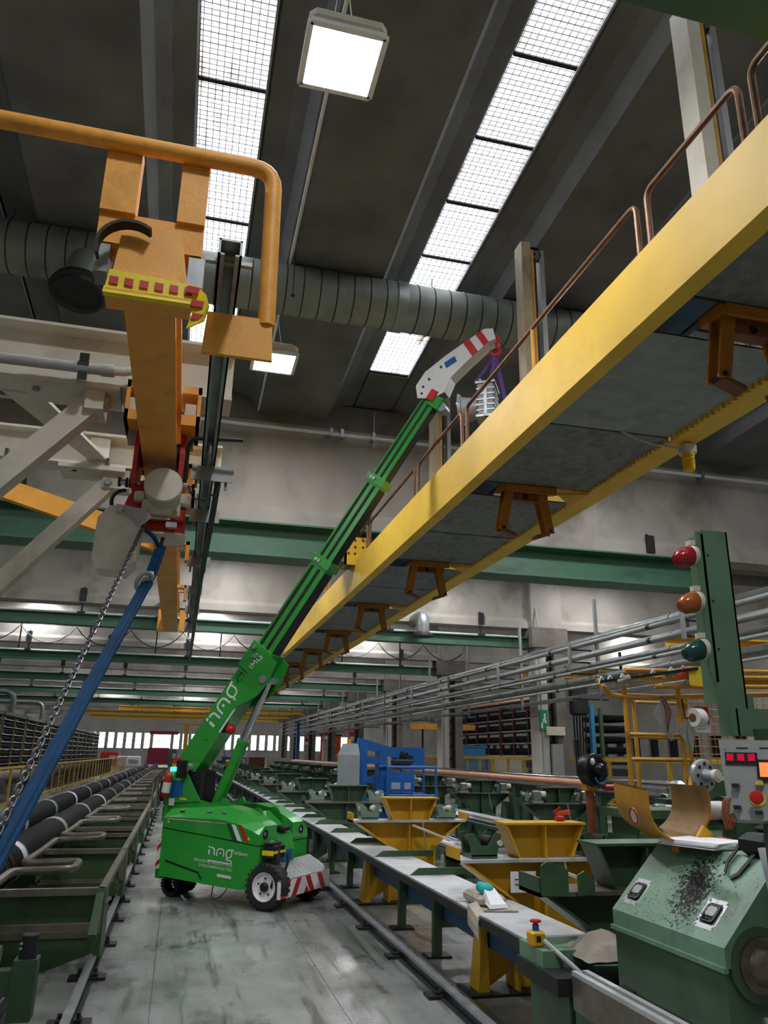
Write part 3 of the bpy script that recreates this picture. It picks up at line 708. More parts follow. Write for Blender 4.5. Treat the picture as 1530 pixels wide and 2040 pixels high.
b = MB(); b.prism([(-.43, 2.86), (-.40, 2.97), (-.33, 3.07), (-.30, 3.08), (-.09, 3.05), (-.075, 2.8), (-.09, 2.76), (-.32, 2.78), (-.42, 2.8)], (0, 4.33, 0), (1, 0, 0), (0, 0, 1), (0, .22, 0)); b.build('hoist_body', 'red', h)
MB().rbox((-.2, 4.31, 2.87), (.24, .04, .08), .012).build('hoist_cover', 'red', h)
MB().rbox((-.21, 4.42, 2.765), (.28, .2, .035), .015).build('hoist_base', 'offwhite', h)
b = MB(); b.lathe((-.21, 4.33, 2.99), (0, -.98, .1), [(0, .1), (.12, .1), (.13, .104), (.145, .104), (.155, .098), (.157, .03), (.158, 0)], 32); b.build('motor_drum', 'offwhite', h)
b = MB(); b.rbox((-.215, 4.3, 2.9), (.21, .05, .1), .012); b.rbox((-.335, 4.3, 2.96), (.06, .06, .06), .01); b.rbox((-.09, 4.3, 2.96), (.06, .06, .07), .01); b.build('motor_flange', 'offwhite', h)
bolts(h, [(-.295, 4.276, 2.88), (-.135, 4.276, 2.875)], .014, .01, (0, -1, 0), 'chrome')
b = MB(); b.bx(-.3, -.16, 4.27, 4.29, 2.83, 2.842); b.bx(-.18, -.12, 4.27, 4.3, 2.79, 2.82); b.build('chain_guide', 'steel', h)
b = MB(); b.prism([(-.525, 2.78), (-.47, 2.85), (-.39, 2.86), (-.30, 2.80), (-.31, 2.56), (-.36, 2.5), (-.50, 2.505), (-.53, 2.56)], (0, 4.15, 0), (1, 0, 0), (0, 0, 1), (0, .2, 0)); b.build('chain_bag', 'beigebeam', h)
MB().prism([(-.44, 2.86), (-.28, 2.84), (-.25, 2.8), (-.31, 2.74)], (0, 4.14, 0), (1, 0, 0), (0, 0, 1), (0, .012, 0)).build('bag_flap', 'greypipe', h)
bolts(h, [(-.42, 4.14, 2.83)], .022, .02, (0, -1, 0), 'chrome')
MB().tube(arc((-.42, 4.36, 2.94), (-1, 0, 0), (0, 0, 1), .07, -1.2, 1.6, 10), .011, 8).build('motor_cable', 'black', h)
# the load chain, link by link
ch = thing('load_chain', 'steel load chain hanging from the red hoist toward the lower left', 'chain', (-.3, 4.25, 2.82))
p0, p1 = V((-.285, 4.27, 2.82)), V((-.49, 2.25, 1.18)); Lc = (p1 - p0).length; nl = int(Lc / .027)
dch, sch, uch = frame(p1 - p0)
def link(al):
    pts = []
    for (a, bq) in ((.012, 0),):
        for i in range(12):
            th = 2 * PI * i / 12; e = .011 if math.sin(th) > 0 else -.011
            pts.append(dch * (math.sin(th) * .0085 + (e if abs(math.sin(th)) > .01 else 0)) + (sch * math.cos(al) + uch * math.sin(al)) * math.cos(th) * .0085)
    return MB().tube(pts, .0036, 6, closed=True)
lk = []
for i in range(nl):
    c = p0 + (p1 - p0) * (i / nl)
    if i < 2:
        o = link(.5 + i * PI / 2).build('chain_link', 'chainsteel', ch, local=True); lk.append(o)
    else: o = inst(lk[i % 2], 'chain_link', ch)
    o.location = c - V((-.3, 4.25, 2.82))
# blue control hoses with hand straps
t = thing('blue_hose', 'bundle of blue control hoses slanting from the hoist to the lower left', 'hose', (-.2, 4.3, 2.7))
hb = [V((-.2, 4.35, 2.68)), V((-.225, 4.1, 2.46)), V((-.3, 3.57, 2.09)), V((-.45, 2.5, 1.34)), V((-.52, 2.0, .99))]
def q(o): return [p + V(o) for p in hb]
MB().tube(bend(q((0, 0, 0)), .2), .015, 8).build('hose', 'bluestrap', t)
MB().tube(bend(q((.022, .0, .01)), .2), .012, 8).build('hose', 'bluestrap', t)
MB().tube(bend(q((-.02, .0, -.008)), .2), .011, 8).build('hose', 'bluestrap', t)
MB().tube(bend([(-.2, 4.35, 2.68), (-.24, 4.3, 2.74), (-.285, 4.3, 2.77)], .03), .012, 8).build('hose', 'bluestrap', t)
MB().tube(bend([(-.2, 4.35, 2.68), (-.185, 4.35, 2.78)], .03), .01, 8).build('hose_end', 'black', t)
b = MB(); b.tube([p * 1.0 for p in arc((-.245, 4.02, 2.42), (.8, .2, .3), (0, -.3, 1), .045, 0, 2 * PI * .95, 12)], .012, 8); b.build('hose_coil', 'greypipe', t)
MB().tube([V((-.222, 4.12, 2.47)), V((-.232, 4.04, 2.42))], .034, 10).build('cable_tie', 'white', t)

# ================================================================== YELLOW BRIDGE CRANE
bc = thing('bridge_crane', 'long yellow double-girder bridge crane with a walkway between its girders', 'crane', (3.5, 12, 4.34))
GZ0, GZ1 = 4.34, 4.84
for i, (y0, y1) in enumerate(((1.2, 12.95), (12.96, 20.9), (20.91, 30), (30.01, 52))):
    b = MB(); b.bx(2.7, 2.84, y0, y1, GZ0, GZ1); b.build('girder_box', 'yellow', bc)
MB().bx(4.06, 4.3, 1.2, 52, GZ0, 4.62).build('inner_girder', 'yellow', bc)
MB().bx(4.3, 4.36, 1.2, 52, 4.5, 4.62).build('girder_lip', 'yellow', bc)
b = MB(); y = 3.6
while y < 18: b.bx(4.035, 4.065, y, y + .035, GZ0, 4.40); y += .07
b.build('toothed_rack', 'yellow', bc)['kind'] = 'stuff'
# walkway sheets seen from below
def corr(y0, y1, per, amp, name, mat):
    b = MB(); n = int((y1 - y0) / per * 2); vs = []; fs = []
    for i in range(n + 1):
        yy_ = y0 + (y1 - y0) * i / n; zz = 4.365 + (amp if i % 2 else 0)
        vs += [(2.84, yy_, zz), (4.06, yy_, zz), (2.84, yy_, zz + .012), (4.06, yy_, zz + .012)]
    for i in range(n):
        a = i * 4; fs += [(a, a + 1, a + 5, a + 4), (a + 2, a + 6, a + 7, a + 3)]
    b._add(vs, fs); return b.build(name, mat, bc)
per = 3.53
for i in range(14):
    y0 = .49 + per * i
    if i < 2: corr(y0, y0 + 1.55, .085, .022, 'walkway_sheet', 'sheetgrey')
    else: corr(y0, y0 + 1.55, .12, .003, 'walkway_sheet', 'walkmesh')
    corr(y0 + 1.57, y0 + 3.1, .12, .003, 'walkway_sheet', 'walkmesh')
    # edge angle, yellow cross tie and triangular gusset at each gap
    g0, g1 = y0 + 3.1, y0 + per
    MB().bx(3.68, 4.06, g0 - .03, g0 + .16, 4.345, 4.37).build('tie_plate', 'yellowdirty', bc)
    MB().xy([(3.75, g0 + .1), (4.06, g0 + .0), (4.06, g0 + .42)], 4.33, 4.36).build('gusset', 'yellowpaint', bc)
    MB().bx(2.84, 4.06, g0 - .02, g0, 4.36, 4.44).build('sheet_edge', 'darksteel', bc)
b = MB(); b.bx(2.93, 3.2, 1.2, 52, 4.5, 4.72); b.build('service_duct', 'bluebeam', bc)
MB().bx(3.25, 3.3, 1.2, 52, 4.52, 4.7).bx(2.84, 2.92, 1.2, 52, 4.46, 4.6).build('cable_tray', 'darksteel', bc)
# handrail hoops along the outer girder
hr = [(1.2, 2.75), (2.86, 3.78), (3.91, 7.3), (7.46, 9.1), (9.3, 11.9), (12.1, 13.4), (13.9, 15.6), (16.0, 18.5), (18.9, 21), (21.4, 24)]
for i, (y0, y1) in enumerate(hr):
    up_ = 5.29
    MB().tube(bend([(2.75, y0, 4.6), (2.75, y0, up_), (2.75, y1, up_), (2.75, y1, 4.6)], .08), .021, 10).build('handrail', ['rustpipe', 'yellowdirty'][i > 5], bc)
    if y1 - y0 > 2:
        for k in range(1, int((y1 - y0) / 1.6)):
            yy_ = y0 + (y1 - y0) * k / int((y1 - y0) / 1.6); MB().tube([(2.75, yy_, 4.6), (2.75, yy_, up_)], .018, 8).build('rail_post', 'yellowdirty', bc)
# pipe grippers hanging in the gaps
def gripper(y, lab):
    g = thing('pipe_gripper', lab, 'gripper', (3.36, y, 4.34), group='rusty grippers under the yellow bridge')
    b = MB(); b.bx(3.1, 3.68, y - .13, y + .13, 4.33, 4.4); b.bx(3.1, 3.68, y - .15, y - .13, 4.28, 4.42); b.build('top_plate', 'rustyellow', g)
    MB().bx(3.15, 3.62, y - .05, y + .05, 4.22, 4.33).build('cross_head', 'brown', g)
    MB().tube([(3.36, y - .06, 4.26), (3.36, y + .06, 4.26)], .03, 10).build('pivot_pin', 'darksteel', g)
    for s in (-1, 1):
        xa, xb = 3.36 + s * .18, 3.36 + s * .27
        for e in (-.055, .055):
            MB().hexa([(xb - .045, y + e - .01, 3.88), (xb + .045, y + e - .01, 3.88), (xb + .045, y + e + .01, 3.88), (xb - .045, y + e + .01, 3.88),
                       (xa - .05, y + e - .01, 4.34), (xa + .05, y + e - .01, 4.34), (xa + .05, y + e + .01, 4.34), (xa - .05, y + e + .01, 4.34)]).build('gripper_arm', 'rustyellow', g)
        MB().bar((xb, y, 3.89), (xb - s * .16, y, 3.83), .1, .035).build('gripper_claw', 'brown', g)
        MB().tube([(xb, y - .075, 3.9), (xb, y + .075, 3.9)], .02, 8).build('claw_pin', 'darksteel', g)
    return g
gl = ['largest rusty yellow gripper under the bridge at the right edge']
for i in range(13):
    y = 3.72 + per * i
    gripper(y, gl[0] if i == 0 else '%s rusty yellow gripper along the underside of the bridge, counted from the camera' % ORD[i])
t = thing('black_strap', 'dark lifting strap looped over the nearest gripper', 'strap', (3.6, 3.7, 4.3))
MB().strip([(3.56, 3.66, 4.3), (3.57, 3.62, 4.1), (3.58, 3.6, 3.9), (3.6, 3.6, 3.72), (3.64, 3.6, 3.68), (3.68, 3.6, 3.74), (3.69, 3.62, 3.95), (3.66, 3.66, 4.15), (3.63, 3.68, 4.3)], (.2, 1, 0), .05, .012).build('strap_loop', 'black', t)

# masts standing on the walkway
for i, (y, lab) in enumerate(((4.15, 'pale mast on the yellow bridge at the upper right corner'), (7.42, 'rusty mast with a pulley on top, right of the hanging motor'), (10.95, 'rusty mast behind the elbow of the green boom'), (14.5, 'rusty mast seen behind the green telescopic boom'))):
    m = thing('mast', lab, 'mast', (3.6, y, 4.4), group='masts on the yellow bridge')
    zt = 7.62 if i < 2 else 7.25
    MB().bx(3.5, 3.62, y - .1, y + .1, 4.4, zt).build('mast_post', 'offwhite' if i == 0 else 'mast', m)
    MB().bx(3.625, 3.655, y - .1, y - .06, 4.4, zt - .1).build('guide_strip', 'yellowdirty', m)
    MB().bx(3.66, 3.69, y - .08, y + .08, 4.4, zt - .2).build('guide_rail', 'darksteel', m)
    MB().bx(3.76, 3.82, y - .05, y + .05, 4.4, zt - .05).build('mast_post', 'greypipe', m)
    b = MB(); b.lathe((3.69, y - .02, zt - .12), (0, -1, 0), [(-.03, .09), (-.01, .075), (.01, .075), (.03, .09)], 20); b.build('pulley', 'galv', m)
    b = MB(); b.bx(3.62, 3.76, y - .05, y + .0, zt - .06, zt - .02); b.tube([(3.69, y - .06, zt - .12), (3.69, y + .04, zt - .12)], .02, 8); b.build('pulley_bracket', 'darksteel', m)
    MB().tube([(3.61, y - .02, zt - .12), (3.61, y - .02, 4.5)], .006, 5).tube([(3.77, y - .02, zt - .12), (3.77, y - .02, 4.5)], .006, 5).build('mast_cable', 'darksteel', m)
# hanger that holds the bridge under the first rail
t = thing('bridge_hanger', 'yellow bolted hanger plate where the bridge meets the green rail', 'bracket', (2.68, 12.8, 4.84))
b = MB(); b.bx(2.5, 2.95, 12.76, 12.8, 4.75, 5.25); b.bx(2.5, 2.54, 12.76, 13.1, 4.75, 5.25); b.build('hanger_plate', 'yellowpaint', t)
bolts(t, [(x, 12.76, z) for x in (2.57, 2.68, 2.82) for z in (4.95, 5.07, 5.19)], .02, .02, (0, -1, 0), 'darksteel')
# amber beacon
t = thing('amber_beacon', 'yellow warning beacon under the inner girder of the bridge', 'beacon', (4.2, 5.58, 4.05))
b = MB(); b.rbox((4.21, 5.58, 4.27), (.12, .12, .1), .012); b.build('beacon_base', 'offwhite', t)
b = MB(); b.lathe((4.2, 5.57, 4.22), (0, 0, -1), [(0, .058), (.015, .06), (.02, .054), (.05, .054), (.055, .058), (.06, .054), (.12, .053), (.15, .048), (.165, .03), (.168, 0)], 24); b.build('beacon_lens', 'amberyellow', t)
MB().tube([(3.52, 5.58, 4.4), (3.56, 5.56, 4.36), (3.66, 5.55, 4.31), (3.85, 5.55, 4.27), (4.15, 5.57, 4.27)], .011, 8).build('beacon_cable', 'plastic_clear', t)

# ================================================================== GREEN PICK-AND-CARRY CRANE
def loft(b, secs):
    n = len(secs[0]); vs = [p for s in secs for p in s]; fs = [tuple(range(n)), tuple(reversed(range((len(secs) - 1) * n, len(secs) * n)))]
    for i in range(len(secs) - 1):
        for k in range(n): fs.append((i * n + k, (i + 1) * n + k, (i + 1) * n + (k + 1) % n, i * n + (k + 1) % n))
    b._add(vs, fs); return b
def stroke(b, pts, wd, o, u, v, n_, th=.003, closed=False):
    """flat ribbon with mitred corners in the plane o + a u + b v"""
    o, u, v, n_ = V(o), V(u).normalized(), V(v).normalized(), V(n_).normalized(); k = len(pts); L_ = []; R_ = []
    for i in range(k):
        a = pts[i - 1] if (i > 0 or closed) else pts[i]; c = pts[(i + 1) % k] if (i < k - 1 or closed) else pts[i]
        d1 = (pts[i][0] - a[0], pts[i][1] - a[1]); d2 = (c[0] - pts[i][0], c[1] - pts[i][1])
        l1, l2 = math.hypot(*d1) or 1, math.hypot(*d2) or 1
        t = (d1[0] / l1 + d2[0] / l2, d1[1] / l1 + d2[1] / l2); lt = math.hypot(*t) or 1; t = (t[0] / lt, t[1] / lt)
        L_.append((pts[i][0] - t[1] * wd / 2, pts[i][1] + t[0] * wd / 2)); R_.append((pts[i][0] + t[1] * wd / 2, pts[i][1] - t[0] * wd / 2))
    W = lambda p, e: o + u * p[0] + v * p[1] + n_ * e
    vs = [W(p, th) for p in L_] + [W(p, th) for p in R_]
    fs = [(i, i + 1, k + i + 1, k + i) for i in range(k - 1)]
    if closed: fs.append((k - 1, 0, k, 2 * k - 1))
    b._add(vs, fs); return b
def logo(name, parent, o, u, v, n_, s, mat='white'):
    b = MB(); w_ = .15 * s
    S = lambda pts: [(x * s, y * s) for x, y in pts]
    stroke(b, S([(0, .02), (0, .5)]), w_ * 1.25, o, u, v, n_); stroke(b, S([(0, .66), (0, .86)]), w_ * 1.25, o, u, v, n_)
    stroke(b, S([(.2, .72), (.42, .72), (.58, .66), (.66, .52), (.68, 0)]), w_, o, u, v, n_)
    stroke(b, S([(1.0, 0), (1.02, .45), (1.1, .64), (1.26, .72), (1.62, .72), (1.78, .64), (1.86, .45), (1.88, 0)]), w_, o, u, v, n_)
    stroke(b, S([(1.44, .22), (1.44, .42)]), w_ * 1.1, o, u, v, n_)
    stroke(b, S([(2.3, .05), (2.2, .2), (2.2, .5), (2.3, .68), (2.48, .72), (3.05, .78)]), w_, o, u, v, n_)
    stroke(b, S([(2.72, .74), (2.84, .6), (2.86, .25), (2.76, .06), (2.6, 0), (2.36, 0), (2.24, -.1), (2.26, -.2), (2.4, -.25), (2.85, -.27), (2.95, -.36), (2.95, -.5), (2.85, -.56), (-.05, -.56)]), w_ * .85, o, u, v, n_)
    return b.build(name, mat, parent)
hd = math.atan2(-.61, .79)
c = thing('pick_and_carry_crane', 'bright green electric pick-and-carry crane with raised telescopic boom', 'crane', (.7, 9.85, 0), hd)
CW = Matrix.Translation((.7, 9.85, 0)) @ Matrix.Rotation(hd, 4, 'Z')
def W(p): return CW @ V(p)
def Wd(p): return CW.to_3x3() @ V(p)
# (fwd, bottom, seam, chamfer, top)
ST = [(-.68, .25, .765, .87, .94), (-.64, .25, .76, .88, .965), (.12, .2, .69, .885, 1.02), (.34, .19, .665, .84, .98), (.56, .185, .64, .775, .875), (.63, .46, .632, .745, .83)]
def pod(y0, y1, sgn):
    out, inn = (y0, y1) if sgn < 0 else (y1, y0); e = .1 * sgn
    secs_l = [[(f, out, zb), (f, out, zs - .008), (f, inn, zs - .008), (f, inn, zb)] for f, zb, zs, zc, zt in ST]
    secs_u = [[(f, out + .006 * sgn, zs + .004), (f, out + .006 * sgn, zc), (f, out - e, zt), (f, inn, zt), (f, inn, zs + .004)] for f, zb, zs, zc, zt in ST]
    loft(MB(), secs_l).build('side_body', 'hmgreen', c, local=True)
    loft(MB(), secs_u).build('hood', 'hmgreen', c, local=True)
pod(-.42, -.06, -1); pod(.3, .66, 1)
MB().bx(-.66, .62, -.41, .65, .62, .66).build('seam_gap', 'black', c, local=True)
# inner valley, chassis and front pedestal
b = MB(); b.bx(-.66, .5, -.06, .3, .3, .8); b.build('chassis', 'hmgdark', c, local=True)
loft(MB(), [[(.3, -.06, .4), (.3, -.06, .95), (.3, .3, .95), (.3, .3, .4)], [(.62, -.06, .4), (.62, -.06, .72), (.62, .3, .72), (.62, .3, .4)], [(.68, -.04, .4), (.68, -.04, .55), (.68, .28, .55), (.68, .28, .4)]]).build('front_pedestal', 'hmgreen', c, local=True)
MB().rbox((.6, .12, .78), (.12, .2, .06), .02).build('sensor_box', 'black', c, local=True)
MB().bx(.685, .695, .0, .2, .44, .56).build('info_plate', 'signblue', c, local=True)
# inner plates with lifting lugs
for y in (-.075, .3):
    b = MB(); b.prism([(-.96, .85), (-.97, 1.02), (-.5, 1.06), (-.4, 1.05), (-.3, 1.03), (-.15, 1.045), (-.12, 1.09), (-.08, 1.09), (-.05, 1.04), (.3, .98), (.38, 1.0), (.42, .98), (.45, .93), (.52, .78), (.62, .72), (.64, .5), (-.6, .5)], (0, y, 0), (1, 0, 0), (0, 0, 1), (0, .018, 0)); b.build('lug_plate', 'hmgreen', c, local=True)
    b = MB(); b.prism([(-.97, 1.0), (-.97, 1.17), (-.86, 1.3), (-.8, 1.48), (-.74, 1.48), (-.43, 1.045), (-.6, 1.03)], (0, y + (.02 if y > 0 else -.02), 0), (1, 0, 0), (0, 0, 1), (0, .02, 0)); b.build('turret_plate', 'hmgreen', c, local=True)
b = MB(); b.bx(-.98, -.9, -.08, .3, .8, 1.25); b.build('turret_back', 'hmgreen', c, local=True)
b = MB(); b.rbox((-.64, .12, 1.2), (.36, .3, .4), .03); b.build('boom_foot', 'black', c, local=True)
MB().tube([(-.66, -.11, 1.42), (-.66, .34, 1.42)], .05, 14).build('boom_pivot', 'steel', c, local=True)
MB().bx(-.9, -.74, -.099, -.096, 1.08, 1.27).build('load_chart', 'signblue', c, local=True)
MB().bx(-.73, -.69, -.099, -.096, 1.1, 1.27).build('sticker_column', 'signblue', c, local=True)
MB().bx(-.88, -.8, -.1, -.096, .98, 1.06).build('data_sticker', 'white', c, local=True)
MB().bx(-.72, -.62, -.101, -.097, 1.05, 1.07).build('warning_sticker', 'tapeyellow', c, local=True)
# latches and stickers on the left hood
for f in (-.46, -.08, .12):
    MB().rbox((f, -.36, .955), (.07, .05, .012), .004).build('hood_latch', 'steel', c, local=True)
for p in ((.5, -.427, .69), (-.6, -.427, .82)):
    MB().prism([(-.018, 0), (.018, 0), (0, .032)], p, (1, 0, 0), (0, 0, 1), (0, -.002, 0)).build('warning_sticker', 'tapeyellow', c, local=True)
ySide = -.429
for x0, m_ in ((.2, 'hmgdark'), (.265, 'white'), (.35, 'red')):
    MB().prism([(x0, .845), (x0 + .055, .835), (x0 + .15, .67), (x0 + .09, .68)], (0, ySide, 0), (1, 0, 0), (0, 0, 1), (0, -.002, 0)).build('flag_stripe', m_, c, local=True)
MB().prism([(-.62, .868), (.2, .848), (.2, .843), (-.62, .86)], (0, ySide, 0), (1, 0, 0), (0, 0, 1), (0, -.002, 0)).build('flag_stripe', 'white', c, local=True)
MB().prism([(-.62, .877), (.34, .852), (.34, .846), (-.62, .87)], (0, ySide, 0), (1, 0, 0), (0, 0, 1), (0, -.002, 0)).build('flag_stripe', 'brown', c, local=True)
nS = Wd((0, -1, 0)); uS = Wd((1, 0, -.07)); vS = Wd((.07, 0, 1))
logo('logo', c, W((-.01, -.424, .515)), uS, vS, nS, .105)
text('SPECIALISTI NEL NOLEGGIO MEZZI', .042, 'lettering', 'white', c, W((.31, -.424, .405)), uS, vS, .003, 'RIGHT', xs=.78)
text('DI SOLLEVAMENTO ELETTRICI', .042, 'lettering', 'white', c, W((.31, -.424, .36)), uS, vS, .003, 'RIGHT', xs=.78)
b = MB()
for i in range(12): b.prism([(0, 0), (.012, 0), (.012, .03), (0, .03)], (.12 + i * .0155, -.425, .298 - i * .0011), (1, 0, 0), (0, 0, 1), (0, -.002, 0))
b.build('lettering', 'white', c, local=True)
text('Full Electric', .05, 'lettering', 'white', c, W((.5, -.424, .525)), uS, vS, .003, 'RIGHT', xs=.8)
stroke(MB(), [(-.6, .42), (-.2, .335), (-.14, .325), (-.09, .26)], .018, W((0, -.423, 0)), Wd((1, 0, 0)), Wd((0, 0, 1)), nS).build('body_crease', 'black', c)
# striped rear corner plate
b = MB(); b.bx(-.7, -.68, -.4, .64, .3, .92); b.build('rear_panel', 'hmgreen', c, local=True)
MB().bx(-.715, -.68, -.44, -.41, .33, .58).build('corner_marker', 'white', c, local=True)
for z in (.33, .5): MB().prism([(-.716, z), (-.68, z + .05), (-.68, z + .1), (-.716, z + .06)], (0, -.442, 0), (1, 0, 0), (0, 0, 1), (0, .035, 0)).build('corner_stripe', 'red', c, local=True)
MB().bx(-.76, -.68, -.38, .62, .22, .33).build('rear_bumper', 'hmgreen', c, local=True)
# headlights
for y in (-.3, .5):
    b = MB(); b.lathe((.632, y, .745), (1, 0, 0), [(0, .05), (.006, .05), (.008, .042), (-.012, .04)], 20); b.build('headlight_ring', 'black', c, local=True)
    MB().ball((.626, y, .745), .033, 12, 8, (.35, 1, 1)).build('headlight_lens', 'chrome', c, local=True)
# chequer-plate step and striped bumper
b = MB(); loft(b, [[(.66, -.3, .45), (.93, -.44, .31), (.93, -.44, .29), (.64, -.3, .43)], [(.66, .7, .45), (.93, .7, .31), (.93, .7, .29), (.64, .7, .43)]]); b.build('step_plate', 'galv', c, local=True)
b = MB()
for i in range(9):
    for k in range(20):
        f = .675 + .028 * i; zz = .45 - (f - .66) * .5185; y = -.28 - .1 * (f - .66) / .27 + .049 * k + (.024 if i % 2 else 0)
        s = 1 if (i + k) % 2 else -1
        b.bar((f - .009, y - .011 * s, zz + .003), (f + .009, y + .011 * s, zz - .006), .008, .006)
b.build('tread_ribs', 'steel', c, local=True)['kind'] = 'stuff'
b = MB(); b.bx(.9, .935, -.44, .7, .13, .3); b.build('front_bumper', 'white', c, local=True)
for y0, s in ((-.43, 1), (-.2, 1), (.23, -1), (.5, -1)):
    w_ = .1; sh = .12 * s
    MB().prism([(y0, .13), (y0 + w_, .13), (y0 + w_ + sh, .3), (y0 + sh, .3)], (.936, 0, 0), (0, 1, 0), (0, 0, 1), (.003, 0, 0)).build('bumper_stripe', 'red', c, local=True)
MB().prism([(.08, .13), (.2, .13), (.14, .2)], (.936, 0, 0), (0, 1, 0), (0, 0, 1), (.003, 0, 0)).build('bumper_stripe', 'red', c, local=True)
# wheels
def wheel(f, y, r, wd, hub, sgn=-1):
    b = MB(); b.lathe((f, y - wd / 2, r), (0, 1, 0), [(0, r * .62), (0, r * .9), (wd * .15, r * .985), (wd * .85, r * .985), (wd, r * .9), (wd, r * .62)], 36, caps=False); o = b.build('tyre', 'rubber', c, local=True)
    b = MB()
    for i in range(24):
        a = 2 * PI * i / 24; b.bar((f + math.cos(a) * r * .97, y - wd * .5, r + math.sin(a) * r * .97), (f + math.cos(a + .1) * r * .97, y + wd * .5, r + math.sin(a + .1) * r * .97), r * .13, r * .05, (math.cos(a), 0, math.sin(a)))
    b.build('tyre_lugs', 'rubber', o, local=True)['kind'] = 'stuff'
    if hub:
        e = y + sgn * wd / 2
        b = MB(); b.lathe((f, e, r), (0, sgn, 0), [(-.05, r * .62), (-.004, r * .62), (0, r * .6), (-.012, r * .54), (-.03, r * .5), (-.035, r * .2), (-.02, r * .18), (-.02, 0)], 28); h_ = b.build('wheel_rim', 'white', c, local=True)
        MB().lathe((f, e, r), (0, sgn, 0), [(-.03, r * .2), (.0, r * .2), (.012, r * .15), (.014, 0)], 20).build('hub_cap', 'black', h_, local=True)
        for i in range(5):
            a = 2 * PI * i / 5 + .3; MB().tube([(f + math.cos(a) * r * .36, e - sgn * .04, r + math.sin(a) * r * .36), (f + math.cos(a) * r * .36, e - sgn * .02, r + math.sin(a) * r * .36)], .011, 6, smooth=False).build('wheel_nut', 'darksteel', h_, local=True)
wheel(.72, -.34, .235, .17, True); wheel(.74, .5, .165, .17, False)
wheel(-.74, .16, .14, .14, False); wheel(-.68, -.12, .14, .14, False)
MB().bx(-.8, -.55, -.2, .25, .26, .32).build('rear_bogie', 'black', c, local=True)
# boom
bd = V((3.16, 0, 4.4)).normalized(); bn = V((-bd.z, 0, bd.x)); A = V((-.68, .1, 1.5))
def bp(s, n=0, y=.1): return A + bd * s + bn * n + V((0, y - .1, 0))
def bsec(s0, s1, ht, wd, name, mat):
    return MB().bar(bp(s0), bp(s1), wd, ht, bn).build(name, mat, c, local=True)
sh = [0, 1.62, 2.93, 4.16, 5.42]
base = bsec(-.14, 1.55, .3, .25, 'boom_base', 'hmgreen')
bsec(1.4, 2.93, .255, .2, 'boom_section', 'hmgreen'); bsec(2.8, 4.16, .225, .17, 'boom_section', 'hmgreen'); bsec(4.0, 5.42, .2, .145, 'boom_section', 'hmgreen')
for s0, s1, ht, wd in ((1.64, 2.84, .255, .2), (3.0, 4.08, .225, .17), (4.22, 5.36, .2, .145)):
    for n in (.3, -.14): MB().bar(bp(s0, ht * n, .1 - wd / 2 - .002), bp(s1, ht * n, .1 - wd / 2 - .002), .006, ht * .17, bn).build('side_strip', 'black', c, local=True)
    MB().bar(bp(s0, -ht / 2 - .003), bp(s1, -ht / 2 - .003), wd * .96, .006, bn).build('under_strip', 'black', c, local=True)
for s, ht, wd in ((2.93, .3, .25), (4.16, .27, .22)):
    b = MB(); b.bar(bp(s - .05), bp(s + .05), wd, ht, bn); k_ = b.build('boom_collar', 'hmgreen', c, local=True)
    for n in (.12, .04): MB().tube([bp(s, ht * n * 2, .1 - wd / 2), bp(s, ht * n * 2, .1 - wd / 2 - .02)], .022, 8, smooth=False).build('collar_bolt', 'steel', k_, local=True)
    MB().bar(bp(s - .02, ht * .5 + .01), bp(s + .05, ht * .5 + .07), .03, .02).build('collar_pin', 'steel', k_, local=True)
# head of the base section with cylinder bracket
b = MB(); b.bar(bp(1.3), bp(1.66), .29, .34, bn); k_ = b.build('boom_head', 'hmgreen', c, local=True)
for p_ in ((1.6, .1), (1.52, .02)): MB().tube([bp(p_[0], p_[1], -.05), bp(p_[0], p_[1], -.075)], .028, 10).build('head_bolt', 'steel', k_, local=True)
for y in (-.05, .24):
    b = MB(); b.prism([(.85, -.12), (1.15, -.3), (1.36, -.33), (1.62, -.28), (1.64, -.1), (1.2, .0)], A + V((0, y - .1, 0)), bd, bn, (0, .02, 0)); b.build('cylinder_bracket', 'hmgreen', c, local=True)
MB().tube([bp(1.36, -.25, -.065), bp(1.36, -.25, .275)], .05, 16).build('cylinder_pin', 'steel', c, local=True)
c0, c1 = V((-.33, .1, .98)), bp(1.36, -.25); cm = c0 + (c1 - c0) * .5
MB().tube([c0, cm], .07, 20).build('lift_cylinder', 'hmgreen', c, local=True)
MB().tube([cm - (c1 - c0).normalized() * .02, cm + (c1 - c0).normalized() * .03], .08, 20).build('cylinder_gland', 'hmgreen', c, local=True)
MB().tube([cm, c1], .045, 18).build('cylinder_rod', 'chrome', c, local=True)
MB().rbox(bp(.35, .0, -.03), (.06, .015, .08), .004).build('hinge_plate', 'hmgreen', c, local=True)
uB = Wd(bd); vB = Wd(bn)
logo('logo', c, W(bp(.52, -.03, -.025)), uB, vB, nS, .185)
text('JMG', .15, 'lettering', 'white', c, W(bp(1.36, -.08, -.045)), uB, vB, .004, 'LEFT', xs=.8)
stroke(MB(), [(0, 0), (.1, 0), (.1, .09), (0, .09)], .01, W(bp(1.14, .02, -.025)), uB, vB, nS, closed=True).build('sticker_frame', 'hmgdark', c)
stroke(MB(), [(-.04, .02), (.05, .06), (.12, .04)], .014, W(bp(1.14, .02, -.025)), uB, vB, nS).build('sticker_mark', 'black', c)
MB().ball(bp(.62, -.22, .02), .062, 16, 10).build('alarm_ball', 'redbright', c, local=True)
MB().bx(-.26, -.2, .0, .1, 1.83, 1.93).build('alarm_bracket', 'black', c, local=True)
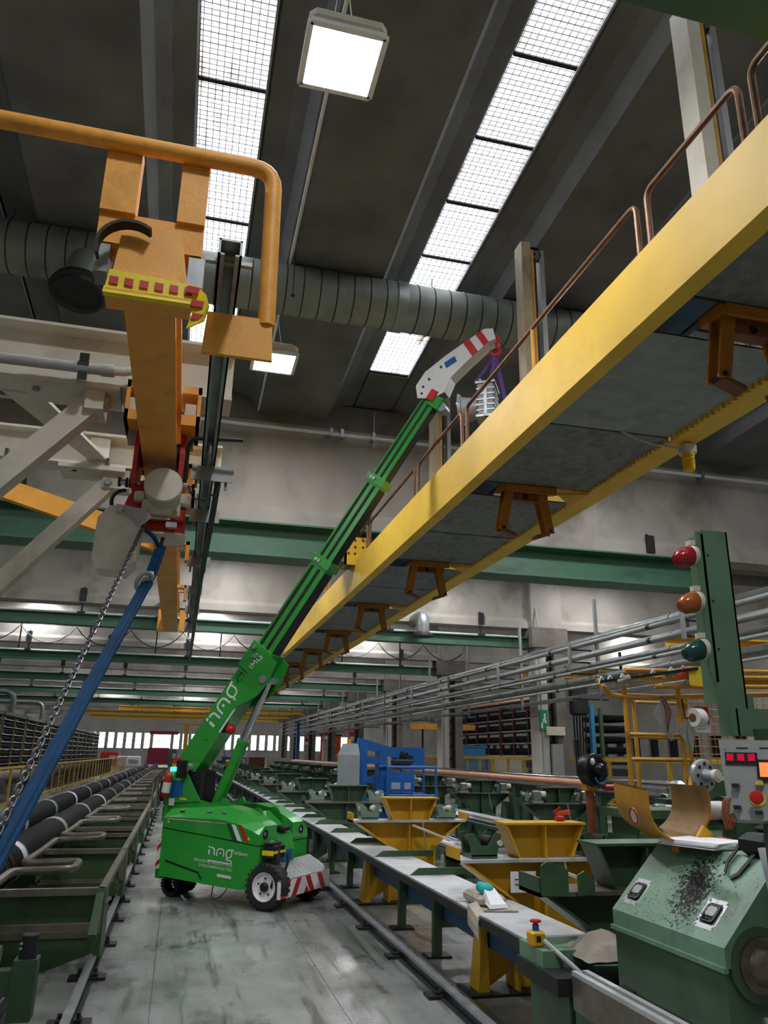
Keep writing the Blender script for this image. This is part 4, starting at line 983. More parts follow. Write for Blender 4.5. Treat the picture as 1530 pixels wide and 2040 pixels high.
# white fly jib with red bands
jp = [(2.3, 5.9), (2.28, 6.07), (2.4, 6.24), (2.68, 6.42), (3.19, 6.69), (3.3, 6.67), (3.33, 6.52), (3.24, 6.5), (2.95, 6.28), (2.74, 6.1), (2.66, 5.92), (2.5, 5.86)]
b = MB(); b.prism(jp, (0, .0, 0), (1, 0, 0), (0, 0, 1), (0, .018, 0)); b.prism(jp, (0, .182, 0), (1, 0, 0), (0, 0, 1), (0, .018, 0))
b.build('jib_plate', 'white', c, local=True)
b = MB()
for p_, q_ in zip(jp[6:10], jp[7:11]): b.prism([(p_[0], p_[1]), (q_[0], q_[1]), (q_[0] - .01, q_[1] + .012), (p_[0] - .01, p_[1] + .012)], (0, .018, 0), (1, 0, 0), (0, 0, 1), (0, .164, 0))
for p_, q_ in zip(jp[1:4], jp[2:5]): b.prism([(p_[0], p_[1]), (q_[0], q_[1]), (q_[0] + .01, q_[1] - .012), (p_[0] + .01, p_[1] - .012)], (0, .018, 0), (1, 0, 0), (0, 0, 1), (0, .164, 0))
b.build('jib_flange', 'white', c, local=True)
for t0, t1 in ((.46, .62), (.78, .92)):
    a_ = lambda t: (2.68 + (3.19 - 2.68) * t, 6.42 + .27 * t); e_ = lambda t: (2.82 + (3.28 - 2.82) * t, 6.17 + .36 * t)
    MB().prism([a_(t0), a_(t1), e_(t1), e_(t0)], (0, -.003, 0), (1, 0, 0), (0, 0, 1), (0, .003, 0)).build('jib_band', 'redbright', c, local=True)
MB().prism([(2.66, 6.32), (2.8, 6.39), (2.83, 6.31), (2.69, 6.24)], (0, -.003, 0), (1, 0, 0), (0, 0, 1), (0, .003, 0)).build('jib_sticker', 'signblue', c, local=True)
for f, z in ((2.36, 5.95), (2.38, 6.04), (2.46, 6.13), (2.62, 6.27)): MB().tube([(f, .002, z), (f, -.008, z)], .016, 8).build('jib_pin', 'darksteel', c, local=True)
MB().bar(bp(5.36, -.02), bp(5.5, -.02), .24, .1, bn).build('jib_hinge', 'redbright', c, local=True)
MB().bar(bp(5.3, -.1), bp(5.46, -.1), .2, .16, bn).build('boom_tip', 'hmgreen', c, local=True)
MB().tube([bp(5.36, -.2, .02), bp(5.36, -.2, .18)], .06, 16).build('tip_roller', 'galv', c, local=True)
# hook block
b = MB(); b.rbox((3.31, .1, 6.56), (.09, .07, .1), .02); b.build('hook_block', 'redbright', c, local=True)
b = MB(); b.tube([V((3.32, .1, 6.52)), V((3.32, .1, 6.46))] + arc((3.3, .1, 6.4), (1, 0, 0), (0, 0, 1), .055, 1.0, -3.6, 14), .022, 10); b.build('hook', 'redbright', c, local=True)
# rear: extinguisher, signal tower, cable
b = MB(); b.lathe((-.9, -.17, 1.08), (.16, 0, 1), [(0, .04), (.02, .05), (.24, .05), (.28, .036), (.3, .018), (.34, .018)], 20); e_ = b.build('extinguisher_body', 'red', c, local=True)
MB().lathe((-.89, -.17, 1.13), (.16, 0, 1), [(0, .0512), (.12, .0512)], 20).build('extinguisher_label', 'white', e_, local=True)
MB().rbox((-.84, -.17, 1.43), (.07, .03, .03), .008).build('extinguisher_valve', 'black', e_, local=True)
b = MB(); b.bx(-.74, -.65, -.2, -.1, 1.3, 1.5); s_ = b.build('signal_tower', 'black', c, local=True)
MB().bx(-.79, -.73, -.2, -.12, 1.47, 1.53).build('signal_red', 'signred', s_, local=True); MB().bx(-.8, -.73, -.2, -.12, 1.43, 1.465).build('signal_amber', 'amber', s_, local=True); MB().bx(-.82, -.73, -.205, -.11, 1.375, 1.425).build('signal_green', 'greenled', s_, local=True)
b = MB(); b.lathe((-.42, .42, 1.4), (0, 0, 1), [(0, .05), (.03, .05), (.035, .04)], 14); s_ = b.build('beacon_base', 'black', c, local=True)
MB().lathe((-.42, .42, 1.43), (0, 0, 1), [(0, .04), (.07, .038), (.085, .02), (.086, 0)], 14).build('beacon_lens', 'amber', s_, local=True)
MB().tube([(-.42, .42, .9), (-.42, .42, 1.4)], .015, 6).build('beacon_post', 'hmgreen', c, local=True)
b = MB(); b.tube([(-1.05, -.2, 1.28), (-1.02, -.25, .92)], .012, 6).tube([(-1.0, -.18, 1.26), (-.97, -.23, .93)], .012, 6).bar((-1.04, -.26, .92), (-.9, -.15, .98), .03, .02); b.build('rear_bracket', 'chrome', c, local=True)
MB().rbox((-1.02, .0, 1.15), (.1, .14, .26), .02).build('charger_box', 'black', c, local=True)
MB().tube(bend([(.0, -.3, .22), (.02, -.36, .1), (.08, -.4, .06), (.16, -.36, .1), (.2, -.3, .2)], .05), .006, 6).build('ground_cable', 'black', c, local=True)

# remote control hung on the front
t = thing('remote_control', 'black remote control box with yellow stripe hung on the green crane', 'remote control', W((.72, -.24, .44)), hd)
b = MB(); b.rbox((0, 0, .13), (.14, .26, .16), .02); b.build('control_case', 'black', t, local=True)
MB().bx(.071, .076, -.125, .125, .12, .145).build('yellow_stripe', 'tapeyellow', t, local=True)
MB().bx(-.07, .072, -.134, -.129, .1, .15).build('yellow_stripe', 'tapeyellow', t, local=True)
MB().rbox((0, -.04, .22), (.12, .2, .03), .01).build('control_panel', 'rubber', t, local=True)
MB().bx(-.02, .02, -.09, -.03, .236, .24).build('display', 'panelgrey', t, local=True)
MB().strip([(.06, -.02, .2), (.09, -.06, .05), (.1, -.12, -.1), (.09, -.16, -.2), (.1, -.1, -.24), (.1, -.04, -.2)], (.3, 1, 0), .055, .008).build('shoulder_strap', 'black', t, local=True)
MB().strip([(.1, -.04, -.2), (.12, .04, -.08), (.12, .1, .02), (.1, .12, .1)], (.2, 1, 0), .035, .008).build('shoulder_strap', 'black', t, local=True)

# load: gear motor in purple slings
g = thing('gear_motor', 'grey gear motor hanging in slings from the crane hook', 'motor', W((3.1, .1, 5.47)), hd + .12)
MB().rbox((.08, 0, .24), (.2, .34, .42), .015).build('gear_case', 'boomgrey', g, local=True)
for i in range(5): MB().bx(-.03, .19, -.18, .18, .08 + i * .07, .1 + i * .07).build('cooling_fin', 'galv', g, local=True)
b = MB(); b.bx(.06, .1, -.19, -.16, .0, .47); b.bx(-.04, .2, -.19, .19, .44, .47); b.bx(-.04, .2, -.19, .19, .0, .03); b.build('case_flange', 'galv', g, local=True)
b = MB(); b.lathe((-.02, 0, .2), (-1, 0, -.05), [(0, .13), (.12, .145), (.2, .165), (.21, .185), (.25, .185), (.25, .17)], 28); b.build('motor_bell', 'greypipe', g, local=True)
for a in range(6):
    th = a * PI / 3; MB().bx(-.28, -.25, math.cos(th) * .175 - .015, math.cos(th) * .175 + .015, .2 + math.sin(th) * .175 - .015, .2 + math.sin(th) * .175 + .015).build('flange_bolt', 'galv', g, local=True)
for s in (-1, 1):
    b = MB(); b.tube(arc((.08 + s * .08, s * .1, .5), (1, 0, 0), (0, 0, 1), .03, -.6, 3.7, 10), .008, 6); b.build('shackle', 'chrome', g, local=True)
t = thing('lifting_sling', 'purple textile sling between the crane hook and the grey motor', 'sling', W((3.3, .1, 5.9)), hd)
hk = V((3.29, .1, 6.36))
for (f, y, z) in ((3.06, .02, 5.99), (3.22, .2, 6.0), (3.26, -.02, 5.95), (3.4, .1, 5.72)):
    p_ = V((f, y, z)); m_ = (hk + p_) / 2 + V((.0, .01, 0))
    MB().strip([W(hk), W(m_), W(p_)], Wd((1, .5, .1)), .05, .012).build('sling_leg', 'purple', t)

# ================================================================== FLOOR RAILS
def floor_rail(x, y0, y1, lab, step, side):
    t = thing('floor_rail', lab, 'rail', (x, (y0 + y1) / 2, 0))
    b = MB(); b.bx(x - .028, x + .028, y0, y1, .068, .09); b.build('rail_head', 'steel', t)
    b = MB(); b.bx(x - .01, x + .01, y0, y1, .008, .07); b.build('rail_web', 'rail', t)
    b = MB(); b.bx(x - .05, x + .05, y0, y1, 0, .01); b.build('rail_foot', 'rail', t)
    y = y0 + .4; first = None; n = 0
    while y < y1 and n < 46:
        if first is None:
            b = MB(); b.bx(-.13, .13, -.07, .07, 0, .022); b.bx(-.075, -.03, -.04, .04, .02, .04); b.bx(.03, .075, -.04, .04, .02, .04)
            b.tube([(-.055, 0, .04), (-.055, 0, .07)], .013, 6, smooth=False); b.tube([(.055, 0, .04), (.055, 0, .07)], .013, 6, smooth=False)
            first = b.build('rail_clip', 'darksteel', t, local=True); first.location = (0, y - (y0 + y1) / 2, .0)
        else: inst(first, 'rail_clip', t, (0, y - (y0 + y1) / 2, 0))
        y += step; n += 1
    return t
floor_rail(-.5, 3.2, 70, 'steel floor rail left of the green crane beside the green trough', 1.05, 1)
floor_rail(1.95, 3.2, 70, 'steel floor rail right of the green crane along the work bench', 1.12, -1)
t = thing('inner_rail', 'low dark rail under the green trough near the left corner', 'rail', (-.9, 6, 0))
MB().bx(-.98, -.92, 3.4, 30, 0, .06).build('rail_bar', 'rail', t); MB().bx(-.955, -.945, 3.4, 30, .06, .075).build('rail_tip', 'steel', t)

# ================================================================== GREEN TROUGH CONVEYOR ON THE LEFT
tr = thing('trough_conveyor', 'long green steel trough conveyor with worn edges at the lower left', 'conveyor', (-.9, 7, 0))
MB().bar((-.48, 6.97, .55), (-.48, 62, .55), .055, .05).build('edge_rail', 'wornedge', tr)
fy = [7.0 + 2.65 * k for k in range(20)]
for k, y in enumerate(fy):
    b = MB(); b.bar((-1.35, y, .55), (-.46, y, .55), .055, .05); b.bar((-1.33, y, .25), (-.5, y, .25), .05, .045); b.bar((-1.33, y, .25), (-1.33, y, .55), .05, .05, (0, 1, 0)); b.bar((-.49, y, .25), (-.49, y, .55), .05, .05, (0, 1, 0))
    b.build('cross_frame', 'wornedge', tr)
    MB().bx(-1.31, -.51, y + .03, y + .042, .26, .54).build('green_panel', 'troughgreen', tr)
    MB().xz([(-1.4, .23), (-.47, .23), (-.5, .12), (-.85, .0), (-1.4, .0)], y - .02, y + .0).build('foot_plate', 'troughgreen', tr)
    if k < 16:
        if k:
            MB().bx(-1.31, -.51, y + 1.75, y + 1.76, .3, .54).build('green_panel', 'troughgreen', tr)
            MB().bar((-1.33, y + 1.74, .55), (-.5, y + 1.74, .55), .045, .045).build('cross_bar', 'wornedge', tr)
        MB().xz([(-.46, .53), (-.45, .08), (-.5, .05), (-.5, .53)], y + .04, y + .5).build('side_plate', 'troughgreen', tr)
        p = [(-1.33, y + .02, .56), (-1.33, y + 1.0, .57), (-.82, y + 1.0, .58), (-.82, y + 1.55, .58), (-1.33, y + 1.55, .57), (-1.33, y + 2.65, .56)]
        MB().tube(bend(p, .12), .036, 10).build('edge_pipe', 'wornedge', tr)
    if k < 6:
        MB().bar((-1.2, y + 1.2, .12), (-.55, y + 1.2, .12), .1, .06).build('floor_cross_tie', 'darksteel', tr)
        for x in (-1.1, -.9, -.72): MB().bar((x, y + .3, .1), (x, y + 1.6, .1), .08, .05).build('tie_bar', 'galv', tr)
b = MB(); b.bx(-1.9, -.5, 6.86, 6.92, .3, .345); b.build('front_bar', 'wornedge', tr)
MB().bar((-.49, 6.6, .3), (-.49, 7.0, .54), .06, .05).build('corner_post', 'troughgreen', tr)
# loose sticks inside the trough
for i, (x, a) in enumerate(((-.68, .25), (-.72, .1))):
    t = thing('metal_stick', ['pale metal stick leaning in the near green trough', 'dark metal stick leaning in the near green trough'][i], 'stick', (x, 7.2, .3))
    MB().bar((x, 7.05, .3), (x + a, 7.25, .46), .03, .02).build('stick_bar', ['greypipe', 'darksteel'][i], t)
# stub post in the corner
t = thing('stub_post', 'short green post with dark pin in the lower left corner', 'post', (-.8, 5.9, 0))
b = MB(); b.bx(-.88, -.74, 5.82, 5.96, 0, .34); b.build('post_tube', 'machgreen', t)
MB().lathe((-.81, 5.89, .34), (0, 0, 1), [(0, .055), (.13, .055), (.135, .05), (.135, 0)], 20).build('post_pin', 'darksteel', t)
MB().bx(-1.6, -.88, 5.84, 5.94, .14, .28).build('post_arm', 'machgreen', t)
MB().tube([(-1.5, 5.89, .36), (-1.0, 5.89, .36)], .05, 14).tube([(-1.0, 5.89, .36), (-.97, 5.89, .36)], .055, 14).build('arm_roller', 'galv', t)
for z in (.4, .43): MB().ball((-.85, 5.84, z), .01, 8, 6).build('pin_bolt', 'steel', t)

# ================================================================== BLACK WRAPPED PIPES
def wrapped_pipe(x, y0, y1, r, z, lab, band0, shiny):
    t = thing('wrapped_pipe', lab, 'pipe', (x, (y0 + y1) / 2, 0))
    MB().tube([(x, y0, z), (x, y1, z)], r, 28).build('black_wrap', 'blackroll', t)
    y = band0; k = 0
    while y < y1:
        MB().tube([(x, y - .11, z), (x, y + .08, z)], r + .006, 28).build('tape_band', ['paper', 'cloth', 'saddlegreen'][k % 3], t)
        MB().tube([(x, y + .08, z), (x, y + .15, z)], r + .005, 28).build('blue_band', 'bluebeam', t)
        y += 3.05; k += 1
    yy_ = y0 + 1.4
    while yy_ < y1 and yy_ < 40:
        b = MB(); b.bx(x - .3, x + .3, yy_ - .04, yy_ + .04, 0, z - r + .02); b.build('cradle_foot', 'machgreen', t)
        b = MB(); b.tube([(x - .2, yy_, z - r - .02), (x - .2, yy_ + .08, z - r - .02)], .05, 10).tube([(x + .2, yy_, z - r - .02), (x + .2, yy_ + .08, z - r - .02)], .05, 10); b.build('cradle_roller', 'steel', t)
        yy_ += 3.05
    if shiny:
        for i in range(3): MB().tube([(x, y0 - .05 - .1 * i, z), (x, y0 + .05 - .1 * i, z)], r - .012 - .01 * i, 28).build('end_sleeve', 'rubber', t)
        MB().tube([(x, y0 + .08, z), (x, y0 + .1, z)], r + .004, 28).build('red_line', 'red', t)
        MB().tube([(x, 3.5, z), (x, y0, z)], r * .62, 24).build('steel_core', 'chrome', t)
    return t
wrapped_pipe(-1.58, 8.35, 64, .195, .52, 'black wrapped pipe with bare steel end, nearer of two long ones', 9.05, True)
wrapped_pipe(-2.28, 7.0, 64, .195, .52, 'black wrapped pipe beside the yellow fence, farther of two long ones', 10.2, False)

# ================================================================== LEFT FENCE
fx = -4.55
f = thing('safety_fence', 'yellow safety fence with many posts along the left side', 'fence', (fx, 45, 0))
MB().bar((fx, 12, 1.1), (fx, 78, 1.1), .06, .06).build('top_rail', 'fenceyellow', f)
MB().bar((fx, 12, .15), (fx, 78, .15), .04, .04).build('bottom_rail', 'fenceyellow', f)
pm = None; wm = None
for i in range(41):
    y = 12 + 1.62 * i
    if pm is None:
        pm = MB().bx(-.03, .03, -.04, .04, 0, 1.08).build('fence_post', 'fenceyellow', f, local=True); pm.location = (0, y - 45, 0)
        b = MB()
        for k in range(20): b.bx(-.003, .003, .08 * k + .04, .08 * k + .046, .16, 1.08)
        for z in (.45, .78): b.bx(-.003, .003, .05, 1.6, z, z + .006)
        wm = b.build('mesh_panel', 'darksteel', f, local=True); wm['kind'] = 'stuff'; wm.location = (0, y - 45, 0)
    else:
        inst(pm, 'fence_post', f, (0, y - 45, 0))
        if i < 30: o = inst(wm, 'mesh_panel', f, (0, y - 45, 0)); o['kind'] = 'stuff'
# pipe lying behind the fence
t = thing('long_pipe', 'thick pale pipe lying behind the left yellow fence', 'pipe', (-5.6, 30, 0))
MB().tube([(-5.6, 14, .75), (-5.6, 60, .75)], .16, 16).build('pipe_tube', 'cloth', t)
for y in (16, 22, 28, 34, 40, 46, 52, 58): MB().bx(-5.8, -5.4, y - .05, y + .05, 0, .6).build('pipe_support', 'machgreen', t)
# floor covering between fence and conveyor: low pallets
for i, (y, m_) in enumerate(((19, 'galv'), (24, 'bluebeam'), (33, 'galv'))):
    t = thing('low_crate', ['flat grey crate', 'flat blue crate', 'small grey crate'][i] + ' on the floor behind the left fence', 'crate', (-6.6, y, 0))
    MB().rbox((-6.8, y, .3), (1.0, 1.6, .35), .03).build('crate_body', m_, t); MB().bx(-7.2, -6.4, y - .6, y + .6, 0, .13).build('crate_skid', 'brown', t)

# ================================================================== HOSE RACKS, LEFT
for u in range(10):
    y0 = 27 + 5.6 * u; y1 = y0 + 5.4; xf = -7.6
    r = thing('hose_rack', '%s tall dark rack of black hoses behind the left fence, counted from the camera' % ORD[u], 'rack', (xf - .8, y0 + 2.7, 0), group='hose racks on the left')
    for y in (y0 + .1, y0 + 2.7, y1 - .1):
        MB().bx(xf - .1, xf, y - .08, y + .08, 0, 3.0).build('upright', 'machgreen', r); MB().bx(xf - 1.5, xf - 1.4, y - .08, y + .08, 0, 3.0).build('upright', 'machgreen', r)
    for k in range(9):
        z = .3 + .32 * k
        MB().bx(xf - 1.5, xf, y0, y1, z, z + .035).build('shelf_edge', 'steel', r)
        b = MB()
        for x in (xf - .12, xf - .42, xf - .72): b.tube([(x, y0 + .15, z + .16), (x, y1 - .15, z + .16)], .12, 8)
        b.build('black_hose', 'rackdark', r)
        for y in (y0 + .1, y0 + 2.7): MB().bx(xf - .02, xf + .07, y - .09, y + .09, z - .02, z + .08).build('yellow_clip', 'fenceyellow', r)
    MB().bx(xf - 1.5, xf + .05, y0, y1, 3.05, 3.2).build('top_tray', 'machgreen', r)
# shiny bent pipes over the racks
for i, (y, lab) in enumerate(((40.5, 'nearer shiny bent pipe above the left racks'), (49, 'farther shiny bent pipe above the left racks'))):
    t = thing('bent_pipe', lab, 'pipe', (-7.8, y, 3.2))
    MB().tube(bend([(-14, y, 4.2), (-7.75, y, 4.2), (-7.75, y, 3.2)], .5, 8), .13, 14).build('pipe_tube', 'galv', t)
# far clutter below the windows
cl = [(-10.5, 92, 1.6, 2.2, 1.9, 'machgreen', 'green machine cabinet below the far windows on the left'), (-7.4, 95, 1.8, 1.2, 1.5, 'signred', 'red machine below the far windows'), (-5.0, 90, 2.4, 1.4, 1.1, 'paper', 'low white machine below the far windows'),
      (-.6, 96, .9, 1.5, 1.9, 'machgreen', 'green cabinet beside the dark red door'), (2.4, 92, 1.2, .9, 1.5, 'fenceyellow', 'yellow machine near the far wall'), (6.0, 84, 1.8, 1.2, 1.3, 'galv', 'grey machine far behind the boom'), (4.6, 75, 1.6, 1.0, .9, 'boxblue', 'blue covered pallet far behind the boom')]
for x, y, sx, sy, sz, m_, lab in cl:
    t = thing('far_machine', lab, 'machine', (x, y, 0))
    MB().rbox((x, y, sz / 2), (sx, sy, sz), .08).build('machine_body', m_, t); MB().rbox((x + sx * .2, y - sy / 2 - .05, sz * .6), (sx * .4, .1, sz * .3), .03).build('machine_panel', 'panelgrey', t)
    MB().tube([(x - sx * .3, y, sz), (x - sx * .3, y, sz + .7)], .05, 8).build('machine_stack', 'galv', t)
t = thing('yellow_jib_post', 'tall orange-yellow post in front of the far windows', 'post', (.9, 100, 0))
MB().bx(.5, 1.0, 99.8, 100.2, 0, 4.9).build('post_body', 'orange', t); MB().bx(-.4, 3, 99.9, 100.1, 4.7, 4.9).build('post_arm', 'orange', t)

# ================================================================== WORK BENCH WITH PIPE STANDS (RIGHT)
def bench(x0, x1, y0, y1, lab, full):
    t = thing('work_bench', lab, 'bench', (x0, y0, 0))
    MB().bx(x0 - .015, x0 + .02, y0, y1, .545, .6).build('front_edge', 'darksteel', t)
    MB().bx(x1 - .02, x1, y0, y1, .545, .6).build('rear_edge', 'darksteel', t)
    y = y0; k = 0
    while y < y1 - .3 and k < 44:
        yn = min(y + 1.27, y1)
        MB().hexa([(x0, y + .02, .6), (x1, y + .02, .6), (x1, yn - .01, .6), (x0, yn - .01, .6), (x0, y + .02, .612), (x1, y + .02, .612), (x1, yn - .01, .612), (x0, yn - .01, .612)]).build('top_sheet', 'benchtop', t)
        if k > 1 or not full: MB().xz([(x0 + .02, .612), (x0 + .1, .668), (x1 + .22, .668), (x1 + .22, .612)], y - .012, y + .012).build('cross_rib', 'machgreen', t)
        y = yn; k += 1
    if full: MB().bx(x0 + .28, x0 + .33, y0 - .4, y1 - 34, .29, .42).build('blue_profile', 'bluebeam', t)
    ls = [y0 + a for a in ((2.45, 3.55, 6.0, 7.25) if full else (2, 5.5))]
    while ls[-1] < min(y1, y0 + 40) - 4: ls.append(ls[-4 if full else -2] + (7.1 if full else 7.0))
    for y in ls:
        b = MB(); b.bx(x0 + .2, x0 + .27, y - .035, y + .035, .015, .57); b.build('leg', 'machgreen', t)
        MB().bx(x0 + .13, x0 + .34, y - .09, y + .09, 0, .016).build('leg_plate', 'darksteel', t)
        b = MB(); b.bx(x0 + .27, x1 + .2, y - .03, y + .03, .22, .28); b.xz([(x0 + .27, .28), (x0 + .4, .28), (x0 + .27, .44)], y - .01, y + .01); b.build('leg_brace', 'machgreen', t)
    return t
bench(2.02, 2.44, 4.48, 60, 'long low work bench with grey sheet top along the right rail', True)
bench(4.75, 5.2, 7.0, 55, 'second long bench with grey sheet top beyond the yellow stands', False)

t = thing('bar_rack', 'low rack of shiny steel bars between the yellow stands and middle bench', 'rack', (3.62, 9, 0))
for i in range(4): MB().tube([(3.5 + .09 * i, 4.9, .5), (3.5 + .09 * i, 13.2, .5)], .038, 12).build('steel_bar', 'chrome' if i % 2 else 'steel', t)
MB().bx(3.45, 3.83, 4.9, 13.2, .43, .462).build('bar_shelf', 'galv', t)
for y in (5.2, 7.8, 10.4, 13.0): MB().bx(3.5, 3.78, y - .04, y + .04, 0, .43).build('rack_leg', 'machgreen', t)

def make_stand(name, x0, y, body, label, sad='saddlegreen', roller='offwhite', group=None, spots=(.12, 1.06)):
    t = thing(name, label, 'pipe stand', (x0 + .7, y, 0), group=group)
    X = lambda a: x0 + a
    # pedestal: web with flanges
    MB().xz([(X(.08), .86), (X(1.32), .86), (X(1.0), .6), (X(.98), .02), (X(.46), .02), (X(.45), .6)], y - .012, y + .012).build('pedestal_web', body, t)
    for a, b_ in (((.06, .86), (.45, .6)), ((.45, .6), (.46, .02)), ((1.34, .86), (1.0, .6)), ((1.0, .6), (.98, .02))):
        MB().bar((X(a[0]), y, a[1]), (X(b_[0]), y, b_[1]), .24, .016, (1, 0, .3)).build('pedestal_flange', body, t)
    MB().bx(X(.69), X(.705), y - .11, y + .11, .05, .86).build('centre_rib', body, t)
    # front leg under the bench
    b = MB(); b.hexa([(X(.16), y - .1, .02), (X(.24), y - .1, .02), (X(.24), y + .1, .02), (X(.16), y + .1, .02), (X(.2), y - .05, .53), (X(.24), y - .05, .53), (X(.24), y + .05, .53), (X(.2), y + .05, .53)]); b.build('front_leg', body, t)
    MB().xz([(X(.24), .53), (X(.42), .5), (X(.42), .12), (X(.3), .05), (X(.24), .02)], y - .01, y + .01).build('leg_gusset', body, t)
    MB().bx(X(.08), X(1.15), y - .16, y + .16, 0, .02).build('base_plate', 'darksteel', t)
    # wing plate
    MB().bx(X(0), X(1.4), y - .14, y + .14, .86, .882).build('wing_plate', 'benchtop' if body == 'yellowpaint' else 'wornedge', t)
    for a in (0, 1.385): MB().bx(X(a), X(a + .016), y - .14, y + .14, .86, .96).build('end_lip', body, t)
    # upper block
    MB().xz([(X(.4), 1.12), (X(1.03), 1.12), (X(.93), .882), (X(.5), .882)], y - .012, y + .012).build('block_web', body, t)
    MB().bx(X(.38), X(1.05), y - .12, y + .12, 1.115, 1.13).build('block_top', body, t)
    for a, b_ in (((.4, 1.115), (.5, .885)), ((1.03, 1.115), (.93, .885))): MB().bar((X(a[0]), y, a[1]), (X(b_[0]), y, b_[1]), .22, .012, (1, 0, .3)).build('block_side', body, t)
    MB().bx(X(.708), X(.722), y - .11, y + .11, .882, 1.115).build('block_rib', body, t)
    for s in spots:                                # V saddles with rollers
        b = MB()
        for e in (-.1, .09): b.xz([(X(s), .9), (X(s + .2), .9), (X(s + .22), 1.0), (X(s + .24), 1.05), (X(s + .19), 1.06), (X(s + .13), .97), (X(s + .08), .97), (X(s + .02), 1.06), (X(s - .03), 1.05), (X(s - .01), .98)], y + e, y + e + .012)
        b.bx(X(s), X(s + .2), y - .1, y + .1, .882, .91); sb = b.build('saddle', sad, t)
        for k, a in enumerate((.03, .17)): MB().tube([(X(s + a), y - .085, 1.0), (X(s + a), y + .085, 1.0)], .036, 12).build('roller', roller, sb)
        MB().tube([(X(s + .22), y - .12, .99), (X(s + .22), y - .1, .99)], .02, 8).build('roller_cap', 'offwhite', sb)
    MB().tube([(X(.85), y - .13, .86), (X(.87), y - .13, .7), (X(.92), y - .12, .55)], .008, 5).build('hose', 'plastic_clear', t)
    return t
y1_ = make_stand('pipe_stand', 2.0, 9.4, 'yellowpaint', 'yellow pipe stand left of the centre, behind the bench', group='pipe stands by the bench')
y2_ = make_stand('pipe_stand', 2.04, 5.9, 'yellowpaint', 'nearest yellow pipe stand, with black rollers, behind the glove', 'machgreen', 'rubber', 'pipe stands by the bench')
MB().bx(2.44, 2.64, 5.75, 5.755, .66, .8).build('white_notice', 'paper', y2_)
for z_, w_ in ((.745, .13), (.71, .06)): MB().bx(2.47, 2.47 + w_, 5.747, 5.75, z_, z_ + .006).build('notice_text', 'darksteel', y2_)
for st_, yy_, xx_ in ((y1_, 9.4, 2.0), (y2_, 5.9, 2.04)): MB().bar((xx_ + .72, yy_ - .15, .83), (xx_ + 1.12, yy_ - .32, .68), .05, .02).build('guide_bar', 'offwhite', st_)
g0 = make_stand('pipe_stand', 2.0, 13.0, 'machgreen', 'first green pipe stand in the row behind the yellow stands', group='green pipe stands')
def stand_row(src, sx, x0, ys, fmt, start=0):
    for k, y in enumerate(ys):
        o = copy_tree(src); o.location = (x0 + .7, y, 0); o['label'] = fmt % ORD[min(k + start, 19)]; o['group'] = 'green pipe stands'
stand_row(g0, 2.0, 2.0, [16.6 + 3.6 * k for k in range(11)], '%s green pipe stand in the row behind the yellow stands', 1)
stand_row(g0, 2.0, 5.6, [9.25 + 3.55 * k for k in range(13)], '%s green pipe stand in the middle row, counted from the camera')
stand_row(g0, 2.0, 8.0, [12.6 + 3.55 * k for k in range(12)], '%s green pipe stand in the right row under the copper pipe, counted from the camera')
g3 = make_stand('pipe_stand', 2.02, 4.5, 'machgreen', 'nearest green pipe stand, beside the green machine', 'machgreen', 'rollred', 'green pipe stands', (1.06,))
MB().xz([(2.0, .88), (2.16, .88), (2.16, 1.0), (2.13, 1.03), (2.03, 1.05), (2.0, 1.03)], 4.28, 4.295).build('stop_plate', 'machgreen', g3)
MB().xz([(2.22, .88), (2.32, .88), (2.32, .97), (2.26, 1.0), (2.22, .98)], 4.28, 4.295).build('stop_plate', 'machgreen', g3)

# trestle block of the third kind: low steel tubes resting on the middle row
for i, (x, y0, y1, z, r_, m_, lab) in enumerate(((8.2, 15, 60, 1.1, .09, 'copper', 'long copper-coloured pipe lying on the right row of stands'), (8.75, 12, 62, 1.16, .07, 'chrome', 'long shiny steel pipe behind the copper-coloured pipe'), (7.85, 12, 62, .99, .07, 'darksteel', 'long dark beam in front of the copper-coloured pipe'),
                                         (4.0, 8.2, 13.3, .78, .06, 'chrome', 'long shiny tube between the yellow stands and the middle bench'), (4.2, 8.2, 13.3, .78, .06, 'steel', 'long steel tube next to the middle bench'))):
    t = thing('long_pipe', lab, 'pipe', (x, (y0 + y1) / 2, z))
    MB().tube([(x, y0, z), (x, y1, z)], r_, 14).build('pipe_tube', m_, t)
    if m_ == 'darksteel':
        for y in range(14, 60, 4): MB().bx(x - .05, x + .05, y - .05, y + .05, 0, z - .05).build('pipe_support', 'machgreen', t)
    if x < 5:
        for y in (9, 11, 13): MB().bx(x - .09, x + .09, y - .04, y + .04, 0, z - .04).build('pipe_support', 'machgreen', t)
# scattered geared heads on the middle row
for k in range(7):
    y = 9.25 + 3.55 * k
    for a in (.25, 1.15):
        t = thing('roller_head', '%s grey roller head from the camera, %s end of middle stands' % (ORD[k], 'left' if a < .5 else 'right'), 'roller head', (5.6 + a, y - .12, .9), group='roller heads on the middle stands')
        MB().rbox((5.6 + a, y - .2, 1.0), (.14, .12, .16), .02).build('head_body', 'galv', t); MB().tube([(5.6 + a + .07, y - .2, 1.02), (5.6 + a + .16, y - .2, 1.02)], .05, 12).build('head_wheel', 'offwhite', t)
        MB().bx(5.6 + a - .09, 5.6 + a + .09, y - .27, y - .13, .882, .925).build('head_foot', 'steel', t)

